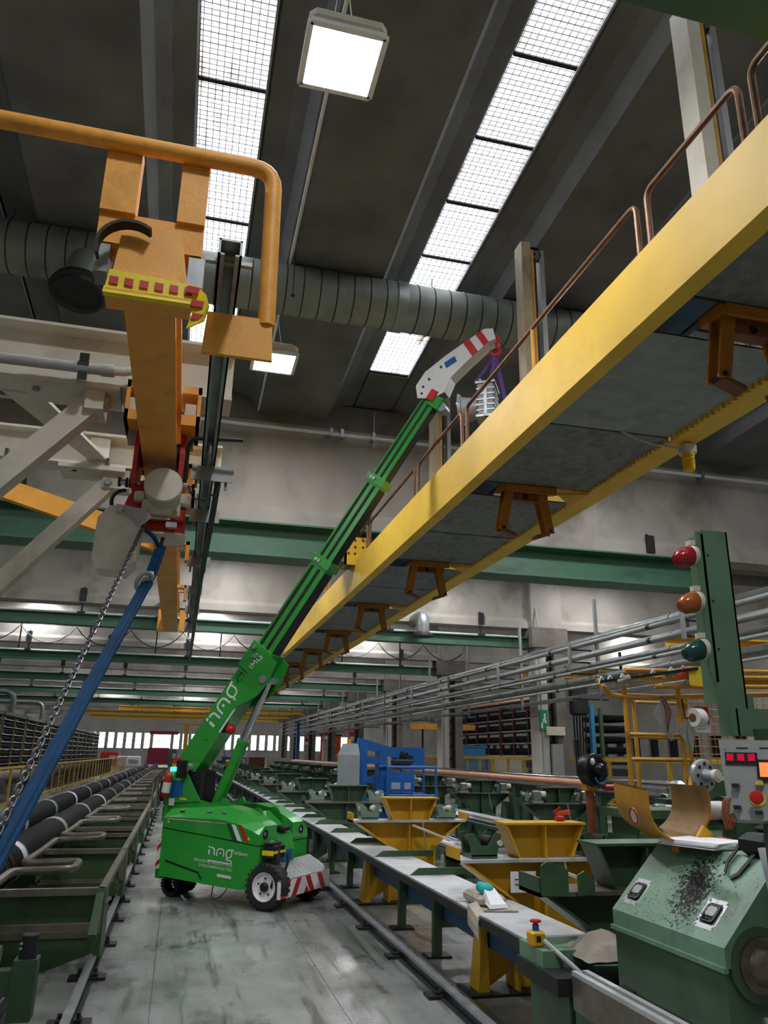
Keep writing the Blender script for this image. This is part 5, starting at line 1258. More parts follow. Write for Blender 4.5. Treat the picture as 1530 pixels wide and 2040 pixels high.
# ------------------------------------------------------------------ things on the near bench end
t = thing('rag_tray', 'brown cardboard tray with a stained cloth on the bench', 'tray', (2.15, 5.55, .61))
MB().rbox((2.17, 5.6, .66), (.2, .34, .07), .02).build('tray_box', 'cloth', t); MB().hexa([(2.03, 5.36, .615), (2.3, 5.3, .615), (2.3, 5.5, .62), (2.03, 5.55, .62), (2.03, 5.36, .625), (2.3, 5.3, .625), (2.3, 5.5, .63), (2.03, 5.55, .63)]).build('cloth_top', 'cloth', t)
MB().strip([(2.06, 5.36, .63), (2.0, 5.36, .615), (1.992, 5.35, .56), (1.99, 5.34, .5)], (0, 1, .3), .2, .006).build('cloth_fold', 'cloth', t)
t = thing('work_glove', 'white work glove with teal coated palm on the bench', 'glove', (2.16, 5.42, .63))
b = MB(); b.ball((2.15, 5.5, .725), .055, 14, 8, (1.0, .9, .8)); b.ball((2.12, 5.53, .74), .035, 10, 6); b.ball((2.18, 5.55, .72), .035, 10, 6); b.build('glove_palm', 'teal', t)
MB().hexa([(2.11, 5.34, .632), (2.25, 5.36, .632), (2.21, 5.48, .66), (2.11, 5.46, .66), (2.12, 5.35, .655), (2.24, 5.37, .655), (2.2, 5.48, .74), (2.12, 5.47, .74)]).build('glove_cuff', 'paper', t)
t = thing('end_block', 'green steel end block at the near end of the bench', 'block', (2.0, 4.5, .5))
MB().bx(1.95, 2.3, 4.2, 4.5, .55, .63).build('block_body', 'machgreen_pale_sheen', t); MB().bx(1.93, 2.28, 4.0, 4.5, .47, .55).build('block_base', 'darksteel', t)
MB().bx(2.0, 2.2, 4.02, 4.48, 0, .47).build('block_foot', 'machgreen', t)
t = thing('emergency_stop', 'yellow emergency stop box with red button on the bench end', 'switch', (1.94, 4.28, .63))
MB().rbox((1.97, 4.32, .668), (.08, .08, .075), .01).build('stop_box', 'yellowpaint', t); MB().tube([(1.97, 4.32, .705), (1.97, 4.32, .735)], .018, 12).build('button_collar', 'boomblue', t)
MB().lathe((1.97, 4.32, .735), (0, 0, 1), [(0, .012), (.01, .014), (.012, .03), (.022, .03), (.025, 0)], 16).build('stop_button', 'redbright', t); MB().bx(1.955, 1.98, 4.278, 4.281, .655, .685).build('key_hole', 'black', t)
MB().tube(bend([(2.0, 4.28, .66), (2.05, 4.15, .6), (2.12, 4.05, .53), (2.25, 4.1, .5), (2.36, 4.2, .55)], .08), .014, 8).build('stop_cable', 'greypipe', t)
t = thing('scrap_tray', 'green sheet-metal tray at the foot of the nearest green stand', 'tray', (2.3, 4.15, .5))
b = MB(); loft(b, [[(2.14, 4.0, .6), (2.62, 3.92, .6), (2.62, 4.4, .6), (2.14, 4.4, .6)], [(2.2, 4.05, .5), (2.58, 3.98, .5), (2.58, 4.36, .5), (2.2, 4.36, .5)]]); b.build('tray_pan', 'machgreen', t)
MB().bx(2.3, 2.5, 4.1, 4.3, 0, .5).build('tray_leg', 'machgreen', t)
t = thing('grey_cloth', 'crumpled grey cloth lying on the green scrap tray', 'cloth', (2.3, 4.2, .62))
b = MB(); rng_ = random.Random(4); n = 9; vs = []; fs = []
for i in range(n + 1):
    for k in range(n + 1):
        u, v = i / n, k / n; ed = min(u, 1 - u, v, 1 - v) * 2
        vs.append((2.12 + u * .46, 4.02 + v * .34, .61 + .055 * min(1, ed * 2.5) + .05 * math.exp(-((u - .45) ** 2 + (v - .7) ** 2) * 22) + rng_.uniform(-.006, .006)))
for i in range(n):
    for k in range(n): a = i * (n + 1) + k; fs.append((a, a + n + 1, a + n + 2, a + 1))
b._add(vs, fs, True); b.build('cloth_surface', 'stonegrey', t)
t = thing('tool_box', 'green open box with pale rim beside the scrap tray', 'box', (2.5, 4.3, .5))
MB().bx(2.6, 3.0, 3.95, 4.3, .4, .68).build('box_body', 'machgreen', t); MB().bx(2.58, 3.02, 3.93, 4.32, .68, .7).build('box_rim', 'wornedge', t); MB().bx(2.7, 2.9, 4.0, 4.25, 0, .4).build('box_leg', 'machgreen', t)
t = thing('slide_rail', 'heavy stained machine slide rail in front of the green machine', 'rail', (2.1, 3.5, .5))
b = MB(); b.bx(2.0, 2.09, 2.5, 3.98, .42, .57); b.build('slide_bed', 'wornedge', t); b = MB(); b.bx(2.0, 2.03, 2.5, 3.98, .57, .59); b.bx(2.06, 2.09, 2.5, 3.98, .57, .59); b.build('slide_way', 'benchtop', t)
MB().bx(2.0, 2.09, 3.3, 3.96, 0, .42).build('slide_foot', 'machgreen', t)

# ------------------------------------------------------------------ green machine in the foreground
m = thing('pipe_machine', 'green machine with sloped cover and chrome latches at the lower right', 'machine', (2.6, 3.3, 0))
MB().xz([(2.1, 0), (3.3, 0), (3.3, 1.2), (2.39, 1.2), (2.1, .91)], 2.9, 3.7).build('machine_body', 'machgreen', m)
loft(MB(), [[(2.094, 2.885, .845), (2.094, 2.885, .915), (2.384, 2.885, 1.215), (2.55, 2.885, 1.215), (2.55, 2.885, .845)], [(2.094, 3.705, .845), (2.094, 3.705, .915), (2.384, 3.705, 1.215), (2.55, 3.705, 1.215), (2.55, 3.705, .845)]]).build('sloped_cover', 'machgreen_pale_sheen', m)  # same paint as the body, its light sheen put into the colour
MB().bx(2.08, 2.1, 2.88, 3.71, .83, .848).build('cover_lip', 'machgreen_pale_sheen', m)
su = V((0, -1, 0)); sv = V((.695, 0, .719)); sn = V((-.719, 0, .695))
for yc, a_ in ((3.61, 2.18), (3.06, 2.18)):
    o_ = V((a_, yc, .91 + (a_ - 2.1) * 1.034 + .006))
    q8 = lambda w, h: [(-w, -h + .01), (-w + .01, -h), (w - .01, -h), (w, -h + .01), (w, h - .01), (w - .01, h), (-w + .01, h), (-w, h - .01)]
    lt = MB().prism(q8(.062, .07), o_, su, sv, sn * .004).build('latch_plate', 'steel', m)
    MB().prism(q8(.045, .048), o_ + sn * .0041, su, sv, sn * .002).build('latch_recess', 'darksteel', lt)
    MB().tube(bend([o_ + su * .036 + sv * .035 + sn * .008, o_ + su * .036 - sv * .035 + sn * .012, o_ - su * .036 - sv * .035 + sn * .012, o_ - su * .036 + sv * .035 + sn * .008], .012), .006, 8).build('latch_handle', 'chrome', lt)
    MB().prism(q8(.03, .022), o_ + sn * .006 + sv * .008, su, sv, sn * .006).build('latch_tongue', 'galv', lt)
    for du in (-.054, .054):
        for dv in (-.06, .06): MB().tube([o_ + su * du + sv * dv + sn * .003, o_ + su * du + sv * dv + sn * .008], .005, 6).build('rivet', 'steel', lt)
# oil-worn patch of bare metal on the cover
rr = random.Random(3); b = MB()
for (uc, vc, su_, n_) in ((3.27, .26, .05, 900), (3.24, .17, .05, 600), (3.3, .01, .2, 500), (3.3, .2, .3, 700)):
    for i in range(n_):
        yq = rr.gauss(uc, su_); vq = rr.gauss(vc, .055 if su_ < .1 else .09)
        if not (2.9 < yq < 3.69 and .004 < vq < .4): continue
        s = rr.uniform(.001, .005) * (1.5 if su_ < .1 else .7); o_ = V((2.094, yq, .915)) + sv * vq + sn * .0012
        th = rr.uniform(0, 6.3); pl_ = [(math.cos(th + k * 1.2566) * s * rr.uniform(.6, 1.3), math.sin(th + k * 1.2566) * s * rr.uniform(.6, 1.3)) for k in range(5)]
        b._add([o_ + su * p[0] + sv * p[1] for p in pl_], [(0, 1, 2, 3, 4)])
b.build('worn_specks', 'black', m)['kind'] = 'stuff'
b = MB(); b.lathe((2.25, 2.9, .85), (0, -1, 0), [(0, .135), (.016, .135), (.02, .128)], 36); b.build('spindle_ring', 'machgreen', m)
b = MB(); b.lathe((2.25, 2.885, .85), (0, -1, 0), [(0, .1), (.012, .1), (.016, .094), (.022, .07), (.045, .06), (.055, .045), (.065, .036), (.072, .014), (.072, 0)], 36); b.build('spindle_disc', 'spindle', m)
MB().tube([(2.2, 2.84, .68), (2.45, 2.82, .68)], .012, 8).build('clamp_bar', 'steel', m)
b = MB(); b.bx(2.092, 2.1, 3.56, 3.66, .42, .6); hp = b.build('pull_plate', 'darksteel', m); MB().tube(bend([(2.09, 3.6, .58), (2.06, 3.6, .57), (2.06, 3.6, .45), (2.09, 3.6, .44)], .02), .01, 8).build('pull_handle', 'black', hp)

# papers, bag, hanging sheet
t = thing('paper_stack', 'stack of white papers on top of the green machine', 'papers', (2.4, 3.4, 1.215))
for i in range(7): 
    a = random.Random(i).uniform(-.05, .05); MB().prism([(-.13 + a * .2, -.15), (.13, -.15 + a * .3), (.13 + a * .2, .15), (-.13, .15)], (2.42 + a * .1, 3.4, 1.2165 + i * .0045), (math.cos(.35 + a), math.sin(.35 + a), 0), (-math.sin(.35 + a), math.cos(.35 + a), 0), (0, 0, .004)).build('paper_sheet', 'rollred' if i == 0 else 'paper', t)
t = thing('black_bag', 'small black bag with a strap hanging over the green machine', 'bag', (2.5, 3.05, 1.215))
MB().rbox((2.5, 3.02, 1.262), (.26, .2, .09), .025).build('bag_body', 'black', t); MB().rbox((2.56, 3.06, 1.32), (.18, .12, .03), .012).build('bag_flap', 'rubber', t)
MB().strip([(2.4, 3.12, 1.26), (2.375, 3.13, 1.225), (2.34, 3.14, 1.185), (2.3, 3.11, 1.145), (2.29, 3.07, 1.13), (2.31, 3.04, 1.15), (2.36, 3.02, 1.205), (2.4, 3.0, 1.26)], (.3, .9, .3), .022, .005).build('bag_strap', 'black', t)
t = thing('hanging_sheet', 'white printed sheet hanging at the right edge above the machine', 'paper', (2.36, 2.87, 1.0))
MB().hexa([(2.33, 2.862, .96), (2.6, 2.8, .96), (2.6, 2.802, .96), (2.33, 2.864, .96), (2.28, 2.862, 1.27), (2.58, 2.8, 1.29), (2.58, 2.802, 1.29), (2.28, 2.864, 1.27)]).build('sheet', 'paper', t)
b = MB()
for k in range(14): z = 1.24 - k * .019; b.hexa([(2.31 + k * .003, 2.856, z), (2.55, 2.8, z), (2.55, 2.801, z), (2.31 + k * .003, 2.857, z), (2.31 + k * .003, 2.856, z + .003), (2.55, 2.8, z + .003), (2.55, 2.801, z + .003), (2.31 + k * .003, 2.857, z + .003)])
b.build('printed_lines', 'greypipe', t)['kind'] = 'stuff'

# curved yellow guard
t = thing('curved_guard', 'rusty yellow curved sheet guard with round warning sticker', 'guard', (2.35, 3.65, 1.21))
def gx(th): return 2.365 + .215 * math.cos(th)
def gz(th): return 1.40 + .165 * math.sin(th) if math.sin(th) < 0 else 1.40 + .09 * math.sin(th)
b = MB(); n = 26; vs = []; fs = []
prof = [(2.15, 1.46), (2.152, 1.4)] + [(2.365 + .213 * math.cos(PI + PI * i / 16), 1.38 + .16 * math.sin(PI + PI * i / 16)) for i in range(17)] + [(2.58, 1.42), (2.57, 1.47)]
ys = [(3.42, 0), (3.85, .04)]
for e in (0, .012):
    for yv, dx_ in ys:
        for (px_, pz_) in prof: vs.append((px_ + dx_ * 2 + e * (1 if px_ < 2.365 else -1) * .8, yv + (.12 if px_ > 2.45 else 0), pz_ + e * .6 + (.02 if yv > 3.6 and px_ < 2.3 else 0)))
k = len(prof)
for i in range(k - 1):
    fs += [(i, i + 1, k + i + 1, k + i), (2 * k + i, 3 * k + i, 3 * k + i + 1, 2 * k + i + 1), (i, 2 * k + i, 2 * k + i + 1, i + 1), (k + i, k + i + 1, 3 * k + i + 1, 3 * k + i)]
b._add(vs, fs, True); gs_ = b
for q_ in range(len(gs_.mi)): gs_.mi[q_] = 1 if q_ % 4 == 1 else 0
b.build('guard_sheet', ['yellowdirty', 'burntsteel'], t)
b = MB(); b.prism([(math.cos(a) * .028, math.sin(a) * .038) for a in [2 * PI * i / 20 for i in range(20)]], (2.163, 3.56, 1.34), (.2, -.96, -.1), (-.2, 0, 1), (-.003, 0, 0)); st = b.build('warning_disc', 'paper', t)
MB().tube([V((2.159, 3.56, 1.34)) + V((.2, -.96, -.1)) * math.cos(a) * .025 + V((-.2, 0, 1)) * math.sin(a) * .034 for a in [2 * PI * i / 20 for i in range(20)]], .004, 5, closed=True).build('red_ring', 'red', st)
MB().bx(2.35, 2.4, 3.5, 3.56, 1.15, 1.24).build('guard_foot', 'yellowdirty', t)
MB().xz([(2.42, 1.2), (2.62, 1.2), (2.5, 1.3)], 3.5, 3.52).build('guard_rib', 'yellowpaint', t)

# control desk on its green arm
d = thing('control_panel', 'grey control panel with red displays and an emergency stop, right edge', 'control panel', (2.1, 2.6, 1.2))
pu, pv = V((.72, -.69, 0)).normalized(), V((.12, .1, 1)).normalized(); pn = pu.cross(pv).normalized()
if pn.y > 0: pn = -pn
o_ = V((1.985, 2.64, 1.675))                               # upper left corner of the face
def P(a, b_, e=0): return o_ + pu * a - pv * b_ + pn * e
b = MB(); b.prism([(0, 0), (.36, 0), (.36, -.28), (.02, -.28)], o_, pu, pv, -pn * .12); b.build('panel_case', 'panelgrey', d)
def rect(a0, a1, b0, b1, mat, name, par, e=.004): return MB().prism([(a0, -b0), (a1, -b0), (a1, -b1), (a0, -b1)], o_ + pn * .0005, pu, pv, pn * e).build(name, mat, par)
ds = rect(.02, .13, .045, .09, 'black', 'display_strip', d)
for a in (.025, .062, .098): rect(a, a + .024, .05, .075, 'redled', 'digit_display', ds, .006)
sc = rect(.125, .18, .07, .15, 'black', 'screen_frame', d); rect(.134, .171, .08, .13, 'orangeled', 'orange_screen', sc, .006)
for a, b_ in ((.02, .03), (.19, .02), (.02, .26), (.2, .27)): MB().tube([P(a, b_), P(a, b_, .004)], .004, 6).build('panel_screw', 'steel', d)
for i, (a, b_) in enumerate(((.05, .165), (.13, .155), (.05, .24), (.12, .255))):
    k_ = MB().tube([P(a, b_), P(a, b_, .012)], .014, 12).build('switch_collar', 'steel', d)
    MB().bar(P(a - .012, b_, .018), P(a + .012, b_, .018), .02, .012, pv).build('switch_knob', 'black' if i != 1 else 'tapeyellow', k_)
k_ = MB().tube([P(.118, .205), P(.118, .205, .003)], .028, 16).build('stop_ring', 'tapeyellow', d)
MB().tube([P(.118, .205), P(.118, .205, .03)], .011, 12).build('stop_stem', 'steel', k_); MB().lathe(P(.118, .205, .03), pn, [(0, .011), (.008, .024), (.016, .02), (.018, 0)], 16).build('stop_button', 'redbright', k_)
for a, wd in ((.06, .04), (.14, .035)): rect(a, a + wd, .026, .031, 'darksteel', 'caption', d, .001)
for e_ in (-.008, .0, .008): MB().tube([P(.03, .2, -.01), P(.012 + e_, .22, .004), P(.006 + e_, .27, .006), P(.016 + e_, .315, .004), P(.03 + e_, .29, .002), P(.03, .24, -.01)], .006, 6).build('cord', 'brown', d)
b = MB(); b.bx(2.12, 2.5, 2.5, 2.62, 1.2, 1.44); b.build('panel_bracket', 'machgreen', d)
a_ = thing('panel_arm', 'green steel arm above the grey control panel', 'arm', (2.6, 3.2, 1.7))
b = MB(); b.bx(2.44, 3.1, 3.1, 3.18, 1.71, 1.83); b.build('arm_box', 'postgreen', a_); MB().bx(2.41, 2.45, 3.1, 3.18, 1.71, 1.95).build('arm_flange', 'postgreen', a_); MB().bx(2.52, 2.9, 2.6, 3.1, 1.68, 1.74).build('arm_plate', 'machgreen', a_)
MB().bx(2.8, 3.0, 3.1, 3.18, 1.21, 1.72).build('arm_column', 'machgreen', a_); MB().bx(2.9, 3.1, 2.6, 3.1, 1.5, 1.72).build('arm_web', 'machgreen', a_)

# signal post with three lamps
p = thing('signal_post', 'tall green channel post with red, orange and green lamps', 'post', (2.5, 3.2, 1.8))
b = MB(); b.bx(2.43, 2.58, 3.19, 3.2, 1.82, 2.7); b.bx(2.43, 2.44, 3.19, 3.3, 1.86, 2.68); b.bx(2.57, 2.58, 3.19, 3.3, 1.82, 2.7); b.build('post_channel', 'postgreen', p)
MB().hexa([(2.4, 3.195, 2.0), (2.43, 3.195, 1.9), (2.43, 3.2, 1.9), (2.4, 3.2, 2.0), (2.4, 3.195, 2.69), (2.43, 3.195, 2.69), (2.43, 3.2, 2.69), (2.4, 3.2, 2.69)]).build('post_flange', 'postgreen', p)
for z, m_, nm in ((2.57, 'lensred', 'red'), (2.34, 'lensorange', 'orange'), (2.11, 'lensgreen', 'green')):
    lp = MB().lathe((2.4, 3.22, z), (-1, 0, 0), [(0, .05), (.02, .052), (.03, .045)], 20).build('lamp_base', 'offwhite', p)
    b = MB(); b.lathe((2.38, 3.22, z), (-1, 0, -.35), [(0, .05), (.04, .05), (.075, .042), (.095, .025), (.1, 0)], 20); b.build(nm + '_lens', m_, lp)
    MB().bx(2.37, 2.4, 3.2, 3.24, z + .05, z + .075).build('lamp_clip', 'offwhite', lp)
    MB().ball((2.455, 3.188, z + .0), .006, 6, 4).build('bolt', 'darksteel', p)
MB().bx(2.46, 2.62, 3.195, 3.25, 1.8, 1.9).build('post_foot', 'postgreen', p)

# ================================================================== MIDDLE RIGHT
# yellow tube frame used as a shelf
s = thing('tube_frame', 'yellow tube frame shelf hung with tape and plastic sheets', 'frame', (4.2, 6.3, 0))
for x, y in ((3.64, 6.0), (4.16, 6.0), (4.15, 6.7), (4.72, 6.7)): MB().tube([(x, y, 0), (x, y, 2.2)], .02, 10).build('frame_post', 'yellowdirty', s)
for (a, b_) in (((3.64, 6.0), (4.16, 6.0)), ((4.15, 6.7), (4.72, 6.7)), ((3.64, 6.0), (4.15, 6.7)), ((4.16, 6.0), (4.72, 6.7))):
    for z in ((1.6, 1.8, 2.12) if a[1] == b_[1] else (2.12,)): MB().tube([(*a, z), (*b_, z)], .017, 8).build('frame_rail', 'yellowdirty', s)
MB().tube(bend([(3.45, 6.1, 2.25), (3.5, 6.0, 2.12), (3.7, 6.0, 2.1), (5.6, 6.0, 2.2)], .06), .022, 10).build('top_rail', 'yellowdirty', s)
for k, z in enumerate((2.2, 2.3, 2.38)): MB().tube([(3.9, 5.95 + k * .22, z), (5.9, 5.95 + k * .22, z + .06)], .02, 10).build('top_rail', 'yellowdirty', s)
MB().bar((3.4, 6.0, 2.22), (4.3, 5.9, 2.36), .05, .025).build('black_bar', 'black', s)
for i, x in enumerate((3.42, 3.5, 3.62, 3.92, 4.1, 4.22)):
    z = 2.22 + (x - 3.4) * .155; MB().tube(bend([(x - .03, 5.98, z - .02), (x, 5.98, z + .05), (x + .03, 5.98, z - .02)], .02), .008, 6).build('wire_tie', 'white', s)
for i, x in enumerate((3.56, 4.02)): MB().tube([(x, 5.98, 2.2 + (x - 3.4) * .155), (x + .12, 5.97, 2.24 + (x - 3.4) * .155)], .03, 10).build('cardboard_core', 'cloth', s)
b = MB(); b.tube([(4.26, 5.9, 2.33), (4.26, 6.1, 2.33)], .055, 14); b.build('tape_roll', 'orangepanel', s)
MB().hexa([(4.2, 5.88, 2.22), (4.42, 5.86, 2.2), (4.42, 5.862, 2.2), (4.2, 5.882, 2.22), (4.22, 5.9, 2.38), (4.4, 5.88, 2.38), (4.4, 5.882, 2.38), (4.22, 5.902, 2.38)]).build('yellow_sheet', 'tapeyellow', s)
b = MB()
for k in range(16): b.tube([(4.72, 6.75, 1.1 + k * .07), (6.4, 6.75, 1.1 + k * .07)], .004, 4)
for k in range(22): b.tube([(4.74 + k * .075, 6.75, 1.05), (4.74 + k * .075, 6.75, 2.2)], .004, 4)
b.build('wire_mesh', 'yellowdirty', s)['kind'] = 'stuff'
t = thing('tape_roll', 'big white roll of tape hanging on the yellow tube frame', 'tape', (4.28, 5.95, 1.92))
b = MB(); b.lathe((4.24, 5.94, 1.95), (1, .35, 0), [(0, .035), (0, .075), (.01, .08), (.1, .08), (.11, .075), (.11, .035)], 28); b.build('roll_body', 'white', t); b = MB(); b.lathe((4.235, 5.938, 1.95), (1, .35, 0), [(0, .035), (.003, .03), (.02, .0)], 20); b.build('roll_core', 'brown', t)
MB().tube([(4.16, 6.0, 1.95), (4.3, 5.97, 1.95)], .012, 8).build('roll_peg', 'yellowdirty', t)
t = thing('notice_board', 'red and white notice on the yellow tube frame', 'notice', (4.4, 6.02, 1.85))
MB().bx(4.32, 4.46, 6.02, 6.03, 1.9, 2.05).build('red_field', 'signred', t); MB().bx(4.32, 4.46, 6.02, 6.03, 1.83, 1.9).build('white_field', 'paper', t)
MB().bx(4.33, 4.45, 6.017, 6.02, 1.885, 1.89).build('text_line', 'greypipe', t); MB().bx(4.33, 4.42, 6.017, 6.02, 1.86, 1.865).build('text_line', 'greypipe', t); MB().bx(4.15, 4.5, 6.031, 6.04, 1.96, 1.98).build('notice_bar', 'yellowdirty', t)
for i, (x, z, lab, sc_) in enumerate(((3.98, 1.95, 'grey plastic sheet hanging with a dark red cord', 1.), (4.18, 1.82, 'clear plastic bag hanging below the white tape roll', .75))):
    t = thing('plastic_sheet', lab, 'plastic', (x, 5.97, z))
    b = MB(); b.prism([(0, .16), (.07, .1), (.1, -.0), (.05, -.2), (.0, -.12), (-.1, .02)], (x, 5.97, z), (sc_, 0, 0), (0, 0, sc_), (0, .003, 0)); b.prism([(.02, .13), (.09, .02), (.06, -.18), (.01, -.05)], (x, 5.955, z - .02), (sc_, 0, 0), (0, 0, sc_), (0, .003, 0)); b.build('sheet', 'plastic_clear', t)
    MB().tube([(x, 5.96, z + .16 * sc_), (x + .01, 6.0, 2.12)], .008, 6).build('hanging_cord', 'rollred' if i == 0 else 'darksteel', t)
    if i == 0:
        MB().tube([(x + .0, 5.94, z + .16), (x + .05, 5.94, z + .04), (x + .0, 5.94, z - .13), (x + .01, 5.94, z + .05), (x - .02, 5.94, z + .14)], .009, 6).build('cord_loop', 'rollred', t)

# table behind the machine with disc chuck
t = thing('chuck_head', 'steel disc with round holes on a yellow arm behind the machine', 'chuck', (3.6, 5.0, 1.1))
b = MB(); b.lathe((3.6, 5.0, 1.5), (.25, -.95, 0), [(-.02, .105), (0, .11), (.02, .11), (.026, .1), (.027, .045), (.03, .045), (.1, .03), (.11, .03)], 32); dd = b.build('chuck_disc', 'steel', t)
ax = V((.25, -.95, 0)).normalized(); _, s1, u1 = frame(ax)
for k in range(8):
    a = 2 * PI * k / 8; c_ = V((3.6, 5.0, 1.5)) + ax * .022 + (s1 * math.cos(a) + u1 * math.sin(a)) * .078; MB().tube([c_, c_ + ax * .006], .014, 12).build('chuck_hole', 'black', dd)
MB().tube([V((3.6, 5.0, 1.5)) + ax * .1, V((3.6, 5.0, 1.5)) + ax * .13], .042, 20).tube([V((3.6, 5.0, 1.5)) + ax * .13, V((3.6, 5.0, 1.5)) + ax * .135], .025, 16).build('shaft_collar', 'offwhite', t)
MB().bar((3.62, 5.06, 1.5), (3.5, 5.1, 1.1), .12, .05, (0, 1, 0)).build('chuck_arm', 'yellowpaint', t)
MB().rbox((3.46, 5.1, 1.4), (.1, .1, .12), .02).build('arm_hub', 'steel', t)
MB().rbox((3.75, 5.25, .55), (.8, .5, 1.1), .02).build('chuck_base', 'machgreen', t)
t = thing('machine_table', 'dark green machine table behind the curved guard', 'table', (4.0, 5.6, 0))
MB().bx(3.3, 5.6, 5.45, 5.9, 1.18, 1.24).build('table_top', 'machgreen', t); MB().bx(3.35, 5.5, 5.5, 5.85, .2, 1.18).build('table_body', 'machgreen', t)
MB().rbox((4.4, 5.75, 1.36), (.7, .25, .24), .03).build('table_block', 'machgreen', t); MB().bx(3.4, 5.5, 5.62, 5.9, 0, .2).build('table_foot', 'darksteel', t)
t = thing('cable_drum', 'copper-coloured cable drum behind the chuck', 'drum', (4.85, 5.8, 1.25))
MB().lathe((4.75, 5.7, 1.6), (.4, -.9, 0), [(0, .07), (.01, .075), (.12, .075), (.13, .07)], 20).build('drum_body', 'copper', t); MB().lathe((4.75, 5.7, 1.6), (.4, -.9, 0), [(.13, .05), (.135, .04), (.1, 0)], 16).build('drum_core', 'black', t); MB().bx(4.7, 4.85, 5.65, 5.75, 1.24, 1.56).build('drum_foot', 'machgreen', t)
t = thing('orange_bracket', 'orange-red steel bracket standing behind the paper stack', 'bracket', (2.9, 3.9, 0))
MB().bar((2.72, 3.95, 1.46), (2.82, 3.95, 1.2), .05, .03).build('bracket_arm', 'orangepanel', t); MB().bx(2.72, 2.95, 3.9, 4.0, 1.17, 1.2).build('bracket_foot', 'orangepanel', t); MB().bx(2.75, 2.9, 3.85, 4.05, 0, 1.17).build('bracket_column', 'machgreen', t)
t = thing('white_roller', 'white roller with black end behind the curved guard', 'roller', (3.1, 4.1, 1.3))
MB().tube([(2.85, 4.05, 1.33), (3.05, 4.1, 1.33)], .05, 16).build('roller_tube', 'white', t); MB().tube([(3.05, 4.1, 1.33), (3.25, 4.14, 1.33)], .075, 20).build('roller_end', 'black', t); MB().bx(3.1, 3.2, 4.05, 4.18, 0, 1.27).build('roller_stand', 'machgreen', t)
# black fan
f = thing('black_fan', 'black round fan with blue hose on a brown stand', 'fan', (3.35, 6.1, 0))
fc = V((3.29, 6.0, 1.51)); fa = V((.3, -.95, .1)).normalized()
b = MB(); b.lathe(fc, fa, [(-.06, .1), (-.05, .125), (.03, .13), (.05, .12), (.055, .1)], 28); b.build('fan_housing', 'fanblack', f)
_, s1, u1 = frame(fa)
for k in range(5): MB().tube([fc + fa * .06 + (s1 * math.cos(a) + u1 * math.sin(a)) * (.03 + .023 * k) for a in [2 * PI * i / 24 for i in range(24)]], .003, 4, closed=True).build('guard_ring', 'fanblack', f)
b = MB(); b.lathe(fc + fa * .05, fa, [(0, .05), (.06, .045), (.08, .03), (.082, 0)], 18); b.build('fan_motor', 'fanblack', f)
MB().ball(fc + fa * .07 + V((-.05, 0, .06)), .022, 12, 8, (1, .6, 1.3)).build('gauge', 'paper', f)
MB().tube([fc + fa * .09 + s1 * math.cos(a) * .06 + V((0, 0, -.06)) + u1 * math.sin(a) * .05 for a in [PI + PI * i / 10 for i in range(11)]], .007, 6).build('blue_hose', 'boxblue', f)
MB().tube([(3.27, 6.02, 1.4), (3.27, 6.02, 1.0)], .035, 12).build('fan_post', 'brown', f); MB().rbox((3.27, 6.02, 1.38), (.12, .08, .06), .01).build('post_clamp', 'yellowdirty', f)
MB().tube([(3.27, 6.02, 1.0), (3.27, 6.02, .03)], .03, 10).build('stand_tube', 'darksteel', f); MB().lathe((3.27, 6.02, 0), (0, 0, 1), [(0, .2), (.03, .2), (.035, .18)], 20).build('stand_base', 'darksteel', f)
MB().rbox((3.42, 5.98, 1.38), (.12, .06, .05), .015).build('red_handle', 'red', f)
t = thing('red_clamp', 'small red clamp tool standing on the near yellow stand', 'clamp', (3.0, 5.9, 1.13))
MB().rbox((2.95, 5.94, 1.15), (.07, .06, .04), .01).build('clamp_base', 'red', t); MB().bar((2.92, 5.94, 1.18), (3.03, 5.92, 1.2), .03, .03).build('clamp_jaw', 'orangepanel', t); MB().bar((2.9, 5.94, 1.19), (2.95, 5.92, 1.23), .02, .02).build('clamp_lever', 'red', t)

# blue boom lift
l = thing('boom_lift', 'blue boom lift with basket parked among the green stands', 'lift', (4.0, 14.9, 0))
loft(MB(), [[(2.98, 14.6, .6), (3.27, 14.6, .6), (3.27, 15.2, .6), (2.98, 15.2, .6)], [(2.97, 14.6, 1.6), (3.27, 14.6, 1.6), (3.27, 15.2, 1.6), (2.97, 15.2, 1.6)], [(3.04, 14.65, 1.8), (3.24, 14.65, 1.8), (3.24, 15.1, 1.8), (3.04, 15.1, 1.8)]]).build('counterweight', 'boomgrey', l)
MB().bx(2.95, 4.6, 14.7, 15.7, .2, .6).build('lift_chassis', 'boomblue', l)
for x in (3.2, 4.35):
    for y in (14.65, 15.75): MB().tube([(x, y - .1, .25), (x, y + .1, .25)], .25, 20).build('lift_wheel', 'rubber', l)
MB().bx(3.32, 3.46, 14.8, 15.2, .6, 1.82).bx(3.7, 3.84, 14.8, 15.2, .6, 1.7).build('lift_mast', 'boomblue', l)
for z in (.75, 1.1, 1.45): MB().bx(3.46, 3.7, 14.82, 14.9, z, z + .12).build('mast_cross', 'boomblue', l)
MB().bar((3.3, 15.0, 1.84), (4.1, 14.9, 1.62), .25, .16).build('folded_boom', 'boomblue', l)
MB().bar((3.9, 14.85, 1.72), (4.35, 14.85, 1.55), .1, .08).build('boom_hose', 'black', l)
MB().bx(4.0, 4.6, 14.85, 15.1, 1.35, 1.75).build('basket_shield', 'boomblue', l)
bz = [(3.65, 14.0), (4.55, 14.0), (4.55, 14.75), (3.65, 14.75)]
for z in (.92, 1.4): MB().tube([(*p_, z) for p_ in bz], .025, 8, closed=True).build('basket_rail', 'boomblue', l)
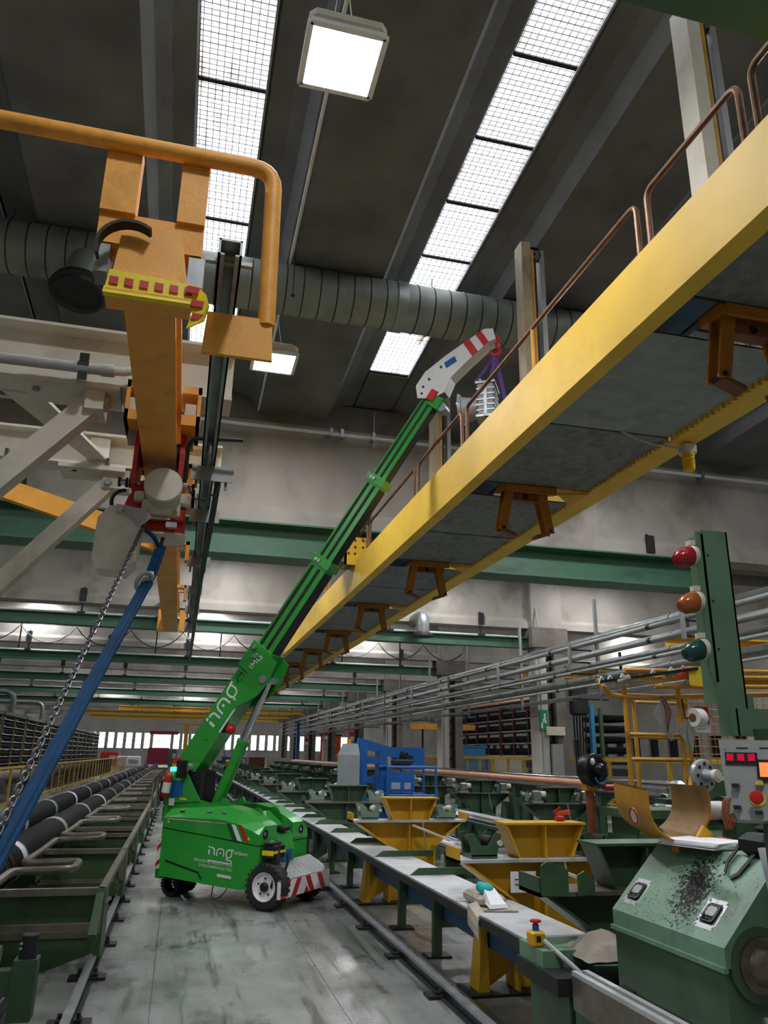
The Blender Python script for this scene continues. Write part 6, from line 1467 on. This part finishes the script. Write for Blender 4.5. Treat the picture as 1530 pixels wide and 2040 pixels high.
for p_ in bz + [(4.1, 14.0), (4.1, 14.75)]: MB().tube([(*p_, .9), (*p_, 1.4)], .022, 8).build('basket_post', 'boomblue', l)
MB().bx(3.65, 4.55, 14.0, 14.75, .88, .92).build('basket_floor', 'boomblue', l)
MB().bx(3.85, 4.35, 14.68, 14.74, .95, 1.3).build('basket_gate', 'boomblue', l)
for x in (3.9, 4.15): MB().bx(x, x + .17, 14.672, 14.68, 1.0, 1.12).build('notice_plate', 'panelgrey', l)
MB().rbox((4.1, 14.68, 1.48), (.4, .15, .1), .02).build('control_box', 'black', l); MB().tube([(4.2, 14.68, 1.5), (4.2, 14.66, 1.66)], .02, 8).build('joystick', 'black', l)
MB().bx(3.14, 3.22, 14.595, 14.6, .8, 1.0).build('white_label', 'paper', l)
MB().tube([(3.1, 14.8, 1.8), (3.1, 14.8, 1.88)], .04, 10).build('lift_beacon', 'amber', l)

# ================================================================== RIGHT SIDE: FENCE, PIPES, RACKS
fx = 11.9
f = thing('safety_fence', 'yellow mesh safety fence along the columns on the right', 'fence', (fx, 40, 0))
MB().bar((fx, 12, 1.58), (fx, 70, 1.56), .08, .1).build('top_rail', 'fenceyellow', f); MB().bar((fx, 12, .4), (fx, 70, .4), .05, .05).build('bottom_rail', 'fenceyellow', f)
pm = None
for i in range(40):
    y = 12 + 1.45 * i
    if pm is None:
        pm = MB().bx(-.04, .04, -.05, .05, 0, 1.56).build('fence_post', 'fenceyellow', f, local=True); pm.location = (0, y - 40, 0)
        b = MB()
        for k in range(24): b.bx(-.003, .003, .06 * k + .04, .06 * k + .046, .42, 1.56)
        for z in (.8, 1.2): b.bx(-.003, .003, .05, 1.45, z, z + .006)
        wm = b.build('mesh_panel', 'galv', f, local=True); wm['kind'] = 'stuff'; wm.location = (0, y - 40, 0)
    else:
        inst(pm, 'fence_post', f, (0, y - 40, 0)); o = inst(wm, 'mesh_panel', f, (0, y - 40, 0)); o['kind'] = 'stuff'
pp = [(9.2, 4.22, .045, 'upper thin'), (9.2, 3.94, .045, 'lower thin'), (9.75, 4.42, .11, 'thick upper'), (9.75, 4.08, .08, 'second thick'), (9.7, 3.76, .1, 'third thick'), (9.7, 3.44, .12, 'lowest thick'), (9.3, 3.62, .035, 'thin middle'), (10.0, 3.12, .06, 'bottom thin'), (9.35, 3.26, .03, 'lowest thin')]
for x, z, r_, nm in pp:
    t = thing('overhead_pipe', '%s grey pipe of the long bundle hanging on the right' % nm, 'pipe', (x, 30, z), group='pipe bundle on the right')
    MB().tube([(x, 5, z), (x, 75, z)], r_, 14).build('pipe_tube', 'greypipe' if r_ < .09 else 'galv', t)
    for y in (9.5, 14, 18.5, 23, 27.5, 32, 41, 50): MB().tube([(x, y, z), (x, y + .1, z)], r_ + .015, 12).build('pipe_joint', 'darksteel' if r_ < .05 else 'galv', t)
for i, y in enumerate([8.2 + 4.6 * k for k in range(13)]):
    t = thing('pipe_bracket', '%s steel bracket carrying the pipe bundle, counted from the camera' % ORD[i], 'bracket', (9.6, y, 3.6), group='brackets of the pipe bundle')
    MB().bx(9.1, 9.16, y - .04, y + .04, 3.8, 4.32).build('bracket_plate', 'greypipe', t); MB().bx(9.85, 9.92, y - .04, y + .04, 2.95, 5.46).build('bracket_post', 'greypipe', t)
    for z in (3.02, 3.62, 3.9, 4.2): MB().bx(9.14, 10.1, y - .03, y + .03, z - .06, z - .03).build('bracket_bar', 'darksteel', t)
# yellow hall crane girders behind the columns
for i, (y, z) in enumerate(((17.5, 4.5), (26.5, 4.6))):
    t = thing('yellow_girder', ['nearer yellow crane girder behind the pipes on the right', 'farther yellow crane girder behind the pipes on the right'][i], 'girder', (16, y, z))
    MB().ibeam((11.9, y, z), (24, y, z), .3, .34, .04, .03).build('girder_beam', 'fenceyellow', t)
    for x in (12.6, 16, 20): MB().bar((x, y, z + .15), (x, y, 5.5), .08, .08).build('girder_hanger', 'darksteel', t)
# racks beyond the fence
for u in range(3):
    y0 = 33.8 + 5.2 * u; xf = 16.2
    r = thing('pipe_rack', '%s dark red rack of black pipes behind the right fence, counted from the camera' % ORD[u], 'rack', (xf + 1, y0 + 2.5, 0), group='dark racks on the right')
    for y in (y0, y0 + 1.7, y0 + 3.4, y0 + 5.0): MB().bx(xf, xf + .12, y, y + .12, 0, 4.2).build('upright', 'rackred', r)
    for k in range(7):
        z = .5 + .58 * k
        MB().bx(xf, xf + 1.4, y0, y0 + 5.1, z, z + .05).build('shelf_edge', 'greypipe', r)
        b = MB()
        for x in (xf + .25, xf + .6, xf + .95): b.tube([(x, y0 + .05, z + .22), (x, y0 + 5.05, z + .22)], .16, 8)
        b.build('black_pipe', 'rackdark', r)
    MB().tube([(xf - .1, y0, 4.3), (xf - .1, y0 + 5.1, 4.3)], .07, 10).build('top_pipe', 'copper', r)
b_ = thing('blue_cabinet', 'bright blue cabinet behind the right yellow fence', 'cabinet', (12.9, 34.5, 0))
MB().bx(12.25, 13.4, 34, 35.2, .1, 2.0).build('cabinet_body', 'boxblue', b_); MB().bx(12.2, 13.45, 33.95, 35.25, 2.0, 2.07).build('cabinet_lid', 'boxblue', b_); MB().bx(12.3, 13.35, 34.05, 35.1, 0, .1).build('cabinet_plinth', 'darksteel', b_)
t = thing('grey_cabinet', 'pale grey cabinet next to the blue cabinet', 'cabinet', (14.1, 33.6, 0))
MB().bx(13.5, 14.8, 33.2, 34.4, .1, 1.65).build('cabinet_body', 'offwhite', t); MB().bx(13.55, 14.75, 33.25, 34.35, 0, .1).build('cabinet_plinth', 'darksteel', t); MB().bx(14.14, 14.16, 33.19, 33.2, .2, 1.55).build('door_gap', 'darksteel', t)
t = thing('blue_post', 'blue steel post beside the nearest column', 'post', (12.6, 22.5, 0))
MB().bx(12.3, 12.42, 22.3, 22.45, 0, 3.2).build('post_body', 'boxblue', t); MB().bx(12.2, 12.5, 22.2, 22.55, 0, .05).build('post_foot', 'darksteel', t)
t = thing('hose_stack', 'stack of black hose trays beside the blue post', 'rack', (13.2, 22.8, 0))
for k in range(9): MB().rbox((13.1, 22.8, .25 + k * .32), (1.0, 1.2, .2), .05).build('hose_tray', 'rackdark', t)
MB().bx(12.55, 12.65, 22.2, 22.3, 0, 3.1).build('tray_post', 'machgreen', t)
t = thing('cable_bundle', 'black bundle of cables and electric boxes hanging on the nearest column', 'cables', (11.6, 22.0, 2.6))
MB().rbox((11.75, 22.0, 3.3), (.5, .4, .9), .06).build('electric_box', 'darksteel', t)
for k in range(5): MB().tube([(11.5 + .1 * k, 21.9, 2.9), (11.52 + .08 * k, 21.9, 1.5), (11.55 + .07 * k, 21.9, .2)], .03, 6).build('cable', 'black', t)
# far orange jib, orange panel and small wall signs
t = thing('orange_jib', 'orange jib crane standing behind the right fence', 'crane', (14.5, 42, 0))
MB().bx(14.5, 15.0, 41.8, 42.2, 0, 3.0).build('jib_column', 'orange', t); MB().bx(12.2, 15.9, 41.85, 42.15, 3.0, 3.3).build('jib_beam', 'orange', t); MB().bx(15.3, 15.8, 41.8, 42.2, 0, 1.9).build('jib_cabinet', 'orange', t)
for x in (12.9, 13.9): MB().tube([(x, 42, 3.0), (x, 42, 1.4)], .06, 8).build('jib_hanger', 'darksteel', t)
t = thing('orange_screen', 'bright orange screen between two far columns', 'screen', (12.4, 66, 0))
MB().bx(11.4, 12.6, 65.9, 66, 0, 3.1).build('screen_panel', 'orangepanel', t); MB().bx(12.62, 13.1, 65.9, 66, 0, 3.1).build('screen_panel', 'orangepanel', t); MB().bx(11.3, 13.2, 65.88, 66.02, 3.1, 3.2).build('screen_rail', 'darksteel', t)
for i, (k, z) in enumerate(((3, 2.7), (4, 2.9), (5, 2.6))):
    t = thing('wall_sign', 'small red and white sign on the %s column' % ORD[k], 'sign', (10.5, FR[k + 1] - .33, z))
    MB().bx(10.42, 10.68, FR[k + 1] - .36, FR[k + 1] - .31, z, z + .3).build('sign_red', 'signred', t); MB().bx(10.42, 10.68, FR[k + 1] - .36, FR[k + 1] - .31, z - .25, z).build('sign_white', 'paper', t)
t = thing('blue_column_wrap', 'blue pipe standing in front of a far column', 'pipe', (8.9, 62, 0))
MB().bx(8.8, 9.0, 61.9, 62.1, 0, 3.9).build('blue_profile', 'boomblue', t); MB().bx(8.7, 9.1, 61.8, 62.2, 0, .1).build('profile_foot', 'darksteel', t)
# wooden crate and pallet goods behind the stands, left of the columns
for i, (x, y, m_, lab) in enumerate(((6.2, 64, 'brown', 'brown pallet with grey goods behind the boom cylinder'), (4.2, 66, 'signblue', 'stack of blue boxes far behind the boom cylinder'), (6.9, 58, 'cloth', 'cardboard stack near the far columns'))):
    t = thing('pallet_load', lab, 'pallet', (x, y, 0))
    MB().bx(x - .8, x + .8, y - .6, y + .6, .16, 1.3).build('load_block', m_, t); MB().bx(x - .8, x + .8, y - .6, y + .6, .12, .16).build('pallet_deck', 'brown', t)
    for dx_ in (-.7, 0, .7): MB().bx(x + dx_ - .08, x + dx_ + .08, y - .6, y + .6, 0, .12).build('pallet_runner', 'brown', t)
